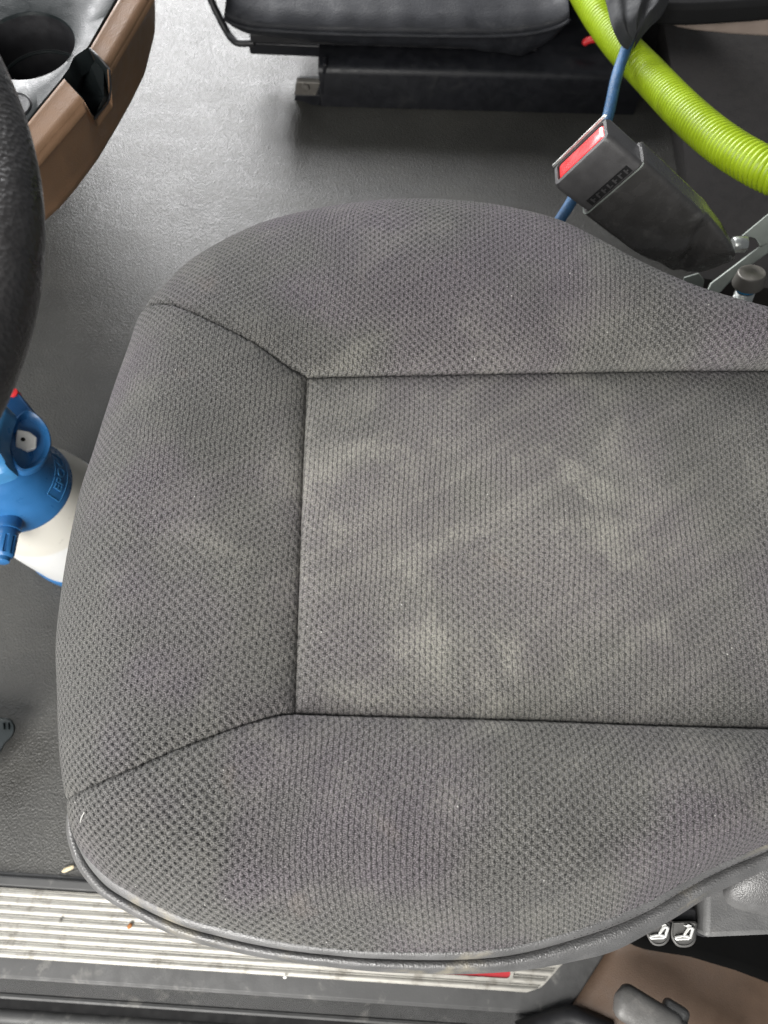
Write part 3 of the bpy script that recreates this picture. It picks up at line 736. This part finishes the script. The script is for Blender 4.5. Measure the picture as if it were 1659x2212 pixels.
# ================================================================== passenger seat
def passenger_seat():
    foot = P(800, 238, 0)
    t = thing('passenger_seat', 'folded black vinyl passenger seat on a black steel base', 'seat', foot)
    A, B = P(633, 228, 0), P(1276, 246, 0)
    ex = B - A; ex /= np.linalg.norm(ex); ey = np.array([-ex[1], ex[0], 0]); ez = np.array([0, 0, 1.0])
    def onplane(px, py, off=0.0):    # on the vertical plane of the base front, pushed back by off
        d = RAY(px, py); k = ((A + ey * off - CAM) @ ey) / (d @ ey); return CAM + d * k
    # base box: front face with rounded upper edge
    zt = onplane(800, 150)[2]
    u1 = (B - A) @ ex + 0.08
    uL = (onplane(690, 190) - A) @ ex
    prof = [(0.0, 0.0), (0.0, zt - .012), (.003, zt - .004), (.010, zt), (.05, zt + .002), (.40, zt + .002), (.40, 0)]
    MB().loft([np.array([A + ex * u + ey * a + ez * b for a, b in prof]) for u in (uL, u1)]).build('base_box', M_STEELBLK, t, label='black steel base of the passenger seat')
    # foot with bracket and bolt
    MB().prism([onplane(633, 228), onplane(692, 230), onplane(692, 205), onplane(640, 205)], ey * .05).build('base_foot', M_STEELBLK, t, bevel=.002)
    br = [onplane(636, 206, -.004), onplane(683, 207, -.004), onplane(692, 179, -.004), onplane(640, 177, -.004)]
    MB().prism(br, ey * .012).build('foot_bracket', M_BRKT, t, bevel=.002, label='weathered grey foot bracket')
    MB().lathe(onplane(660, 188, -.004) + ey * .002, [(.0001, -.001), (.008, -.001), (.009, .002), (.007, .007), (.0001, .008)], 6, -ey).build('bolt', M_BRKT, t)
    sd = [onplane(692, 205), onplane(700, 205), onplane(706, 140), onplane(698, 140)]
    MB().prism(sd, ey * .02).build('side_plate', M_STEELBLK, t, bevel=.002)
    # slide rail above
    off = 0.06
    r0, r1 = onplane(540, 118, off), onplane(1340, 152, off)
    h = onplane(540, 92, off)[2] - r0[2]
    MB().prism([r0, r1, r1 + ez * h * .9, r0 + ez * h], ey * .04).build('slide_rail', M_STEELBLK, t, bevel=.003)
    MB().prism([onplane(540, 92, .05), onplane(540, 74, .05), onplane(700, 80, .05), onplane(930, 88, .05), onplane(1160, 96, .05), onplane(1160, 112, .05)], ey * .03).build('seat_frame', M_BLACK, t, bevel=.002)
    # wire loop handle on the left
    lp = smooth_line(np.array([onplane(445, -40, .10), onplane(458, 4, .09), onplane(474, 38, .08), onplane(490, 68, .07), onplane(501, 84, .06), onplane(516, 92, .055), onplane(548, 92, .055)]), 40)
    MB().tube(lp, .0065, 12).build('loop_handle', M_BLACK, t)
    # cushion: rounded front lip, top going back, sagging skirt under it
    front = [(484, 33), (500, 46), (552, 60), (640, 66), (720, 70), (860, 73), (1000, 75), (1093, 74), (1150, 68), (1195, 58), (1222, 46), (1230, 38)]
    n = 140
    lip = smooth_line(np.array([onplane(x, y, .02) for x, y in front]), n)
    s = np.linspace(0, 1, n); endk = np.clip(np.minimum(s, 1 - s) / .06, 0, 1) ** .5
    back = ey * 1.0
    rows = []
    def wr(sc, k): return sc * (np.sin(s * 37 + k) + .6 * np.sin(s * 71 + 2 * k)) 
    prof = [(.030, -.050, .2), (.012, -.040, .6), (.006, -.022, 1), (.004, -.008, .6), (0, 0, 0), (-.003, .004, 0), (.003, .011, .3), (.03, .018, 1.1), (.07, .026, 1.4), (.12, .036, 1.2), (.30, .060, .8), (.45, .07, 0)]
    for a_, b_, k in prof:
        p = lip + ey * a_ + ez * b_ * np.where(b_ > 0, 1, 1)
        if b_ < 0:
            lowk = np.interp(s, [0, .1, .35, .7, .82, .88, .95, 1], [.5, .55, .75, .8, 1.1, 1.3, .9, .5])[:, None]
            p = lip + ey * a_ + ez * b_ * lowk
        p[:, 2] += wr(.0012 * k, a_ * 40); p += ey * wr(.002 * k, 3)[:, None]
        p += ex * ((.5 - s) * 0.03 * max(0, b_) / .05)[:, None]
        rows.append(p)
    grid('cushion', np.array(rows), M_VINYL, t, label='black vinyl cushion with a piped lip')
    MB().tube(lip + ey * -.0035, .0032, 8).build('piping', M_VINYL, t)
    # fittings to the right of the cushion
    MB().prism([onplane(1252, 160, .07), onplane(1332, 160, .07), onplane(1330, 122, .07), onplane(1300, 112, .07), onplane(1255, 116, .07)], ey * .01).build('hinge_plate', M_BRKT, t, bevel=.002)
    MB().lathe(onplane(1283, 133, .068), [(.0001, 0), (.007, 0), (.007, .002), (.0001, .002)], 16, -ey).build('plate_hole', M_BLACKMATT, t)
    MB().prism([onplane(1165, 104, .075), onplane(1250, 106, .075), onplane(1250, 99, .075), onplane(1165, 97, .075)], ey * .01).build('guide_bar', M_STEELBLK, t)
    MB().lathe(onplane(1235, 112, .07), [(.0001, 0), (.009, 0), (.008, .006), (.0001, .007)], 8, -ey).build('bolt', M_STEELDULL, t)
    # black sheet standing in for the dark hollow behind
    MB().prism([onplane(1140, 200, .16), onplane(1480, 200, .16), onplane(1480, -120, .16), onplane(1140, -120, .16)], ey * .02).build('dark_hollow_sheet', M_BLACKMATT, t)
    c = smooth_line(np.array([onplane(1258, 95, .05), onplane(1272, 87, .05), onplane(1290, 84, .05), onplane(1310, 83, .06)]), 16)
    w_ = MB().tube(c, np.r_[.002, np.full(14, .006), .004], 10).build('red_cable', M_RED)
    tag(w_, 'short red cable peeking out beside the hose', 'cable')
passenger_seat()

# ================================================================== bunk corner at the upper right
def bunk():
    a = P(1420, 480, 0.0)
    t = thing('bunk_base', 'dark brown bunk base with beige shelf edge behind the hose', 'bunk', P(1600, 120, 0))
    ring = poly([(1370, -60), (1405, 60), (1440, 240), (1470, 420), (1500, 640), (2300, 760), (2300, -60)], 0.0)
    top = poly([(1385, -140), (1430, 30), (1460, 200), (1485, 380), (1510, 600), (2300, 720), (2300, -140)], 0.08)
    MB().loft([ring, top]).build('bunk_front', M_BUNK, t)
    z = 0.34
    sh = poly([(1440, -10), (1462, 14), (1480, 22), (1520, 29), (1600, 37), (1720, 44), (1720, -80), (1440, -80)], z)
    MB().prism(sh, (0, 0, -0.025)).build('shelf_edge', M_SHELF, t, bevel=.004, label='beige shelf edge')
    sh = poly([(1380, -30), (1440, 12), (1500, 13), (1560, 10), (1650, 4), (1800, -8), (1800, -140), (1380, -140)], z + .03)
    MB().prism(sh, (0, 0, -0.028)).build('shelf_mat', M_BLACKMATT, t, bevel=.006)
    MB().lathe(P(1651, 16, z), [(.0001, .012), (.008, .012), (.011, .008), (.011, 0), (.0001, 0)], 20).build('blue_knob', M_BLUE, t, label='small blue knob')
    # black cloth hanging over the hose
    u = np.linspace(0, 1, 30); v = np.linspace(0, 1, 30)
    G = np.zeros((30, 30, 3))
    L = smooth_line(np.array([P(1300, -60, .40), P(1318, 20, .40), P(1328, 55, .40), P(1345, 88, .39), P(1360, 98, .385)]), 30)
    R = smooth_line(np.array([P(1470, -60, .40), P(1440, 10, .41), P(1412, 40, .41), P(1390, 66, .40), P(1372, 96, .388)]), 30)
    for j, q in enumerate(u):
        G[:, j] = L * (1 - q) + R * q
        G[:, j, 2] += .012 * math.sin(q * math.pi) + .004 * math.sin(q * 17) 
    th = G.copy(); th[..., 2] -= .006
    m = MB(); m.add(G.reshape(-1, 3), gridfaces(30, 30).tolist()); m.add(th.reshape(-1, 3), gridfaces(30, 30)[:, ::-1].tolist())
    o = m.build('black_cloth', M_CLOTH)
    tag(o, 'rumpled black cloth draped over the top of the green hose', 'cloth')
bunk()

# ================================================================== centre console with cup holder
def console():
    zt = 0.50
    cpt = lambda c: (c[0] * .28, c[1] * .28)
    base = P(150, 250, 0)
    t = thing('console', 'brown trimmed black console with cup holder at the upper left', 'console', base)
    zi, zr, zo = zt, zt - .006, zt - .085
    inner = [(300, -70), (255, 0), (193, 104), (137, 171), (48, 280), (-60, 410)]
    ridge = [(352, -60), (316, 0), (235, 134), (182, 218), (67, 349), (-60, 500)]
    outer = [(325, -90), (333, 0), (333, 42), (326, 104), (311, 151), (266, 241), (224, 314), (162, 400), (126, 442), (87, 476), (-20, 520)]
    # notch corners (on the trim): upper edge point, right corner pair, tip, lower edge point
    nI0, nR1, nR2, nTip, nB, nI1 = [cpt(c) for c in ((692, 376), (828, 512), (842, 760), (725, 918), (648, 775), (492, 606))]
    IN = lambda p: P(p[0], p[1], zi)
    def on_ridge(p): return P(p[0], p[1], zr)
    # how deep a place on the side face is: between ridge and outer
    rl, ol = resample(np.array(ridge, float), 200), resample(np.array(outer, float), 200)
    def zside(p):
        p = np.array(p); d0 = np.linalg.norm(rl - p, axis=1).min(); d1 = np.linalg.norm(ol - p, axis=1).min()
        return zr + (zo - zr) * d0 / (d0 + d1 + 1e-9) * 0.9
    lift = np.array([0, 0, 1.0])
    def facet(inn, rid, lab):
        n = 40; I = resample(poly(inn, zi), n); Rr = resample(poly(rid, zr), n)
        rows = [I - lift * .012, I - lift * .002, I * .97 + Rr * .03 + lift * .0006] + [I * (1 - q) + Rr * q for q in (.12, .4, .7, 1.0)] + [Rr - lift * .004]
        grid('trim_top', np.array(rows), M_BROWN, t, label=lab)
    facet([(300, -70), (255, 0), nI0], [(352, -60), (316, 0), nR1], 'upper brown trim facet above the notch')
    facet([nI1, (48, 280), (-60, 410)], [nB, (67, 349), (-60, 500)], 'lower brown trim facet below the notch')
    pairs = [((352, -60), (325, -90)), ((316, 0), (333, 0)), ((275, 68), (333, 62)), (nR1, (311, 151)), (nR2, (281, 213)), (nTip, (250, 268)), (nB, (207, 340)), ((125, 283), (162, 400)), ((67, 349), (126, 442)), ((0, 430), (87, 476)), ((-60, 500), (-20, 520))]
    tp, bp = [], []
    for i in range(len(pairs) - 1):
        for q in np.linspace(0, 1, 12, endpoint=False):
            a_ = np.array(pairs[i][0]) * (1 - q) + np.array(pairs[i + 1][0]) * q; b_ = np.array(pairs[i][1]) * (1 - q) + np.array(pairs[i + 1][1]) * q
            inside = 3 <= i <= 5 or (i == 6 and q == 0)
            z_ = zr
            if 3 <= i <= 5:
                za = [zr, zside(nR2), zside(nTip), zr][i - 3]; zb = [zr, zside(nR2), zside(nTip), zr][i - 2]; z_ = za * (1 - q) + zb * q
            tp.append(P(a_[0], a_[1], z_)); bp.append(b_)
    k5 = np.ones(5) / 5
    bp = np.array(bp); sm = np.stack([np.convolve(np.pad(bp[:, i], 2, 'edge'), k5, 'valid') for i in (0, 1)], 1)
    tp = np.array(tp); bo = np.array([P(p[0], p[1], zo) for p in sm])
    rows = [tp - lift * .010, tp] + [tp * (1 - q) + bo * q for q in (.03, .2, .4, .6, .8, .97)] + [bo - lift * .004, bo + np.array([-.02, .03, -.02]), bo + np.array([-.12, .12, -.03])]
    grid('trim_side', np.array(rows), M_BROWN, t, label='brown side face of the console trim')
    # black insert in the notch, sunken and faceted
    ring = np.array([P(*nI0, zi - .001), P(*cpt((826, 514)), zr - .001), P(*nR2, zside(nR2) - .001), P(*nTip, zside(nTip) - .001), P(*nB, zr - .003), P(*nI1, zi - .001), P(*cpt((560, 470)), zi - .004), P(*cpt((575, 350)), zi - .002)])
    low = np.array([P(*cpt(c), z) for c, z in (((662, 410), zi - .012), ((800, 545), zi - .02), ((800, 745), zi - .03), ((722, 880), zi - .045), ((655, 790), zi - .03), ((600, 690), zi - .035), ((592, 560), zi - .03), ((590, 395), zi - .014))])
    mb = MB(); mb.loft([ring, low], True, False); mb.build('notch_wall', M_BLACKGLOSS, t, bevel=.0006, smooth=False)
    MB().add(low - np.array([0, 0, .0003]), [[7, 0, 1, 2, 5, 6], [5, 2, 3, 4]]).build('notch_floor', M_BLACKGLOSS, t, smooth=False)
    MB().tube(smooth_line(np.array([P(*cpt(c), z + .001) for c, z in (((692, 376), zi), ((760, 440), zi), ((826, 514), zr), ((846, 560), zr - .004), ((842, 760), zside(nR2)), ((725, 918), zside(nTip)))]), 40), .0011, 6).build('notch_edge', M_BLACK, t)
    # black top with the cup holder hole
    cpx = (57, 97); c = P(*cpx, zt)
    R = 0.0455
    bound = np.array([P(*p, zt - .001) for p in ((250, 0), (190, 104), (160, 124), (150, 148), (134, 171), (45, 280), (-80, 420), (-330, 420), (-330, -200), (330, -200), (296, -70))])
    th = np.linspace(0, 2 * np.pi, 160, endpoint=False)
    def hit(an):
        d = np.array([math.cos(an), math.sin(an)]); best = .4
        for i in range(len(bound)):
            p, q = bound[i][:2] - c[:2], bound[(i + 1) % len(bound)][:2] - c[:2]
            e = q - p; den = d[0] * e[1] - d[1] * e[0]
            if abs(den) < 1e-9: continue
            k = (p[0] * e[1] - p[1] * e[0]) / den; u = (p[0] * d[1] - p[1] * d[0]) / den
            if k > 0 and 0 <= u <= 1: best = min(best, k)
        return best
    circ = lambda r, z: np.stack([c[0] + r * np.cos(th), c[1] + r * np.sin(th), np.full(160, z)], 1)
    outr = np.array([[c[0] + hit(a_) * math.cos(a_), c[1] + hit(a_) * math.sin(a_), zt - .001] for a_ in th])
    in2 = circ(R + .0013, zt); 
    for i, a_ in enumerate(th):
        if np.linalg.norm(outr[i, :2] - c[:2]) < R + .0016: outr[i, :2] = c[:2] + (R + .0016) * np.array([math.cos(a_), math.sin(a_)])
    rows = [outr - np.array([0, 0, .02]), outr, outr * .97 + in2 * .03 + np.array([0, 0, .0006]), outr * .5 + in2 * .5, in2, circ(R + .0006, zt - .0004), circ(R, zt - .003)]
    mb = MB(); mb.loft(rows, True, False); mb.build('console_top', M_BLACKGLOSS, t, label='glossy black console top')
    cup = MB(); cup.loft([circ(R, zt - .003), circ(R - .001, zt - .038), circ(R - .004, zt - .040), circ(R - .0045, zt - .042), circ(R - .006, zt - .085), circ(R - .012, zt - .09), circ(.001, zt - .09)], True, False)
    cup.build('cup_holder', M_BLACK, t, label='deep black round cup holder')
    MB().tube(np.vstack([circ(R - .003, zt - .039)[:120]]), .0016, 8).build('cup_ring', M_BLACKGLOSS, t)
    dc = P(30, 228, zt)
    MB().lathe(dc, [(.0001, -.004), (.011, -.004), (.014, .0), (.0155, .0012), (.0165, .0002)], 30).build('small_recess', M_BLACK, t)
    # body under it
    bod = resample(np.vstack([poly([(285, -90), (255, 40), (190, 190), (100, 330), (0, 430), (-120, 480)], zo - .01)]), 30)
    bod2 = bod + np.array([-.40, .40, -.28]); bod2[:, 2] = .12
    far = np.array([-1.3, 1.6, 0])
    grid('console_body', np.array([bod, bod2, bod2 + np.array([-.4, .4, 0])]), M_BLACKMATT, t)
console()

# ================================================================== steering wheel
def steering_wheel():
    # rim circle: rightmost point seen at about (8, 500); the wheel leans towards the driver
    phi = math.radians(22)
    R, r = 0.235, 0.0165
    edge = P(-8, 640, 0.745)
    e1 = np.array([math.cos(phi), 0, -math.sin(phi)]); e2 = np.array([-.05, 1, 0]); e2 /= np.linalg.norm(e2)
    e1 -= e2 * (e1 @ e2); e1 /= np.linalg.norm(e1); e3 = np.cross(e1, e2)
    c = edge - e1 * R
    t = thing('steering_wheel', 'dark leather steering wheel rim cut by the left edge', 'steering wheel', c)
    def arc(a0, a1, n): 
        th = np.linspace(a0, a1, n); return c + R * (np.cos(th)[:, None] * e1 + np.sin(th)[:, None] * e2)
    MB().tube(np.vstack([arc(-math.pi, math.pi, 220)]), r, 32, False).build('rim', M_WHEEL, t, label='grained leather rim')
    for a in (0.75, math.pi - .75, -math.pi / 2):
        p = np.array([math.cos(a), math.sin(a)])
        pts = [c + (e1 * p[0] + e2 * p[1]) * q - e3 * (.04 * (1 - q / R)) for q in np.linspace(.05, R, 8)]
        MB().tube(pts, np.linspace(.022, .012, 8), 12).build('spoke', M_BLACK, t)
    MB().lathe(c - e3 * .05, [(.001, -.02), (.07, -.02), (.085, 0), (.075, .025), (.001, .035)], 40, e3).build('hub', M_BLACK, t)
steering_wheel()

# ================================================================== spray bottle
def bottle():
    b = P(36, 1040, 0.215); b[2] = 0
    t = thing('spray_bottle', 'white pump spray bottle with blue head standing on the floor', 'spray bottle', b)
    MB().lathe(b, [(.001, .012), (.074, .012), (.0755, .020), (.0755, .10), (.074, .135), (.068, .170), (.060, .198), (.056, .208), (.001, .208)], 72).build('tank', M_WHITE, t, label='milky white tank')
    MB().lathe(b, [(.001, 0), (.076, 0), (.078, .003), (.078, .024), (.0765, .027), (.060, .027), (.001, .026)], 72).build('base_ring', M_BLUE, t)
    hd = MB().lathe(b, [(.052, .196), (.0582, .196), (.0592, .199), (.0588, .206), (.0545, .226), (.0490, .248), (.0430, .268), (.0370, .283), (.026, .293), (.001, .298)], 72).build('spray_head', M_BLUE, t, label='conical blue spray head')
    up = np.array([0, 0, 1.0])
    # eye shaped lobe facing the seat, its hollow carries the white nozzle
    pc = P(50, 960, .272)
    f = np.array([.96, .12, 0]); f /= np.linalg.norm(f); sd = np.array([-f[1], f[0], 0]); sl = np.array([f[0] * .80, f[1] * .80, -.60])
    pc = pc + np.array([f[0] * .6, f[1] * .6, .8]) * .0135
    def eye(k, h, sx=0.0):
        pts = []
        for q in range(48):
            an = 2 * math.pi * q / 48; cx, cy = math.cos(an), math.sin(an)
            x = (.0255 if cx > 0 else .016) * np.sign(cx) * abs(cx) ** 1.25; y = .0365 * cy
            pts.append(pc + sl * (x * k + sx) + sd * y * k + np.array([f[0] * .6, f[1] * .6, .8]) * h)
        return np.array(pts)
    MB().loft([eye(1.12, -.030), eye(1.08, -.010), eye(1.03, -.001), eye(.97, .0005), eye(.90, -.0015), eye(.80, -.0075), eye(.55, -.0105), eye(.2, -.0115)]).build('nozzle_pod', M_BLUE, t)
    nn = np.array([f[0] * .6, f[1] * .6, .8]); cz = pc - nn * .0095 - sl * .001
    nzr = [cz + sl * x + sd * y for x, y in ((-.0085, -.0105), (.004, -.0125), (.0125, -.0065), (.0125, .0060), (.004, .0115), (-.0085, .0110))]
    nb = MB().prism(nzr, nn * .0085).build('nozzle', M_NOZZLE, t, bevel=.0016, label='white nozzle plate')
    MB().lathe(cz + nn * .0087 - sl * .002, [(.0001, .0), (.0024, .0), (.0024, .0004), (.0001, .0004)], 14, nn).build('nozzle_hole', M_BLACKMATT, nb)
    # pump handle hooked over the top
    hp = smooth_line(np.array([(-60, 872), (0, 884), (24, 892), (37, 902), (29, 928), (22, 962), (26, 998), (40, 1028), (16, 1042), (-20, 1052), (-60, 1062)], float), 40)
    lo = np.array([P(x, y, .296) for x, y in hp]); hi = lo + np.array([0, 0, .020]); cen = hi.mean(0)
    MB().loft([lo, hi, hi + (cen - hi) * .10 + up * .005, hi + (cen - hi) * .35 + up * .007]).build('pump_handle', M_BLUELT, t, label='lighter blue pump handle')
    # side valve with ribbed knob, pointing to the sill
    va = np.array([.10, -1.0, .12]); va /= np.linalg.norm(va)
    v0 = P(27, 1098, .224)
    MB().lathe(v0 - va * .02, [(.001, 0), (.0135, 0), (.0135, .024), (.0128, .042), (.0135, .044), (.0135, .048), (.001, .048)], 28, va).build('valve_body', M_BLUE, t)
    kn = MB(); prof = []
    th = np.linspace(0, 2 * np.pi, 72, endpoint=False)
    a_ = np.cross(va, [0, 0, 1]); a_ /= np.linalg.norm(a_); b_ = np.cross(va, a_)
    def kring(r, h, dep): 
        rr = r - dep * (np.cos(th * 9) > .2)
        return v0 + va * h + rr[:, None] * (np.cos(th)[:, None] * a_ + np.sin(th)[:, None] * b_)
    kn.loft([kring(.0105, .026, 0), kring(.0118, .028, 0), kring(.0118, .037, 0), kring(.0118, .0375, .0016), kring(.0114, .058, .0016), kring(.0110, .0585, 0), kring(.0100, .061, 0), kring(.0085, .062, 0), kring(.0080, .0665, 0), kring(.006, .068, 0)])
    kn.build('valve_knob', M_BLUE, t, label='ribbed blue valve knob')
    # trigger lever behind the head
    q = [P(40, 854, .20), P(60, 870, .20), P(88, 905, .195), P(103, 930, .19), P(101, 946, .19), P(90, 953, .19), P(60, 935, .20), P(22, 905, .20), P(15, 880, .20)]
    MB().prism(q, up * .022).build('trigger_lever', M_BLUESHADE, t, bevel=.004, label='deep blue lever darkened for shade')
    MB().lathe(P(37, 858, .21), [(.0001, .0), (.006, 0), (.0065, .003), (.006, .012), (.0001, .013)], 18).build('red_tip', M_RED, t)
    # embossed name in its frame, wrapped on the cone facing the seat
    cu = bpy.data.curves.new('maker_name', 'FONT'); cu.body = 'EPOCA'; cu.size = .0175; cu.extrude = .0006; cu.align_x = 'CENTER'; cu.align_y = 'CENTER'
    to = bpy.data.objects.new('maker_name', cu); COL.objects.link(to)
    dg = bpy.context.evaluated_depsgraph_get(); me = bpy.data.meshes.new_from_object(to.evaluated_get(dg))
    bpy.data.objects.remove(to)
    co = np.zeros(len(me.vertices) * 3); me.vertices.foreach_get('co', co); co = co.reshape(-1, 3)
    fc = [list(p.vertices) for p in me.polygons]
    def wrap(x, y, h):       # x along the cone, y up the slope
        rr = .0552 - y * .255; z = .2235 + y * .96
        an = x / .056 + math.radians(14)
        return np.stack([b[0] + (rr + h) * np.cos(an), b[1] + (rr + h) * np.sin(an), z + h * .45], -1)
    mk('embossed_name', wrap(co[:, 0] * .95, co[:, 1], co[:, 2] + .0004), fc, M_BLUELT, hd, smooth=False, label='raised maker name on the blue head')
    fr = np.array([(-.036, -.011), (.036, -.011), (.036, .011), (-.036, .011), (-.036, -.011)])
    fr = resample(fr, 90); MB().tube(wrap(fr[:, 0], fr[:, 1], np.full(90, .0003)), .0004, 5).build('name_frame', M_BLUELT, hd)
    return t
bottle()

# ================================================================== pedal at the left edge
def pedal():
    z = .045
    t = thing('pedal', 'glossy black pedal tip at the left edge', 'pedal', P(0, 1590, 0))
    def ring(f, zz):
        pts = [(-80, 1545), (-20, 1548), (16, 1551), (27, 1556), (33, 1568), (33, 1580), (26, 1592), (12, 1606), (2, 1624), (-12, 1646), (-80, 1720)]
        c = np.array((-20, 1590))
        return np.array([P(*(c + (np.array(p) - c) * f), zz) for p in pts])
    MB().loft([ring(1.0, z - .012), ring(1.0, z), ring(.93, z + .004), ring(.86, z + .003)]).build('pedal_pad', M_BLACKGLOSS, t, bevel=.0012)
    for dx, w in ((8, 2), (18, 2)):
        MB().prism(poly([(dx, 1562), (dx + w, 1561), (dx + w + 1, 1575), (dx + 1, 1577)], z + .003), (0, 0, .003)).build('grip_rib', M_BLACKGLOSS, t, bevel=.0006)
    MB().tube([P(-30, 1590, z - .01), P(-60, 1560, .02), P(-90, 1540, .002)], .012, 10).build('pedal_arm', M_STEELBLK, t)
pedal()

# ================================================================== brown trim and handle at the lower right
def rear_trim():
    t = thing('rear_trim_panel', 'brown moulded trim panel at the lower right with a dark grip', 'trim panel', P(1450, 2150, 0))
    L = smooth_line(np.array([P(1330, 2020, .02), P(1317, 2056, .012), P(1262, 2142, .010), P(1238, 2180, .008), P(1232, 2235, .0)]), 30)
    R = smooth_line(np.array([P(1900, 1980, .03), P(1900, 2060, .03), P(1900, 2150, .025), P(1900, 2260, .02), P(1900, 2400, .02)]), 30)
    rows = []
    for q in np.linspace(0, 1, 26):
        p = L * (1 - q) + R * q; p[:, 2] += .02 * math.sin(q * math.pi); rows.append(p)
    rows.insert(0, L - np.array([0, 0, .03]))
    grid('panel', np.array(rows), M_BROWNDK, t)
    h0, h1 = P(1328, 2150, .085), P(1640, 2345, .10)
    path = smooth_line(np.array([h0 + (h0 - h1) * .012, h0, h0 * .9 + h1 * .1, h0 * .6 + h1 * .4, h1]), 30)
    d = (h1 - h0) / np.linalg.norm(h1 - h0); sd = np.cross(d, [0, 0, 1.0]); sd /= np.linalg.norm(sd); up = np.cross(sd, d)
    rings = []
    for i, p in enumerate(np.linspace(0, 1, 40)):
        c = h0 + (h1 - h0) * p; e = min(1, (p * 40 / 3.0)) ; e = math.sqrt(max(0.02, 1 - (1 - e) ** 2))
        w_, hh = .0185 * e, .011 * e
        if 0.42 < p: w_ *= .8
        th = np.linspace(0, 2 * np.pi, 20, endpoint=False)
        rings.append(c + (np.sign(np.cos(th)) * np.abs(np.cos(th)) ** .7 * w_)[:, None] * sd + (np.sign(np.sin(th)) * np.abs(np.sin(th)) ** .8 * hh)[:, None] * up)
    g = MB().loft(rings).build('grip', M_GRIP, t, label='dark rounded grip handle')
    lc = h0 + (h1 - h0) * .40 - sd * np.sign(sd[1]) * -.016 - up * .006
    MB().box(lc, d * .014, sd * .011, up * .009).build('grip_lug', M_LEATHERDK, t, bevel=.006)
    c = smooth_line(np.array([P(1120, 2232, .01), P(1180, 2210, .01), P(1230, 2196, .012), P(1265, 2206, .014), P(1320, 2228, .016)]), 30)
    MB().tube(c, .012, 14).build('corner_seal', M_BLACK, t)
rear_trim()

# ================================================================== crumbs and fluff
def litter():
    def chip(name, p, l, w, h, an, mat, label, cat):
        d = np.array([math.cos(an), math.sin(an), 0]); e = np.array([-d[1], d[0], 0]); u = np.array([0, 0, 1.0])
        rings = []
        for q, s in ((-1, .35), (-.6, .9), (0, 1), (.5, .95), (.9, .7), (1, .4)):
            th = np.linspace(0, 2 * np.pi, 7, endpoint=False)
            rings.append(p + d * l * q + u * h + (np.cos(th)[:, None] * e * w * s + np.sin(th)[:, None] * u * h * s) * (1 + .25 * rng.standard_normal((7, 1)) * .4))
        o = MB().loft(rings).build(name, mat); tag(o, label, cat)
    chip('straw_chip', P(148, 1877, .002), .0075, .0028, .002, .45, M_STRAW, 'pale straw chip lying on floor next to the sill', 'straw chip')
    chip('rusty_crumb', P(281, 2000, .0075), .0032, .0026, .0016, 1.1, M_RUST, 'rusty orange crumb lying on the aluminium sill ribs', 'crumb')
    chip('dark_crumb', P(131, 1988, .0075), .0024, .0016, .0012, 1.4, M_CRUMB, 'dark crumb on aluminium sill ribs left of the rusty crumb', 'crumb')
    chip('pale_crumb', P(616, 2110, .008), .0022, .0018, .0015, .2, M_LINT, 'tiny white crumb at the lower edge of the aluminium sill', 'crumb')
    def hair(pts, z, r, label):
        c = smooth_line(np.array([P(x, y, z) for x, y in pts]), 14)
        o = MB().tube(c, r, 5).build('lint_thread', M_LINT); tag(o, label, 'lint')
    hair([(173, 1777), (176, 1766), (182, 1755)], .545, .00025, 'white lint thread on the front corner next to the leather edge')
litter()
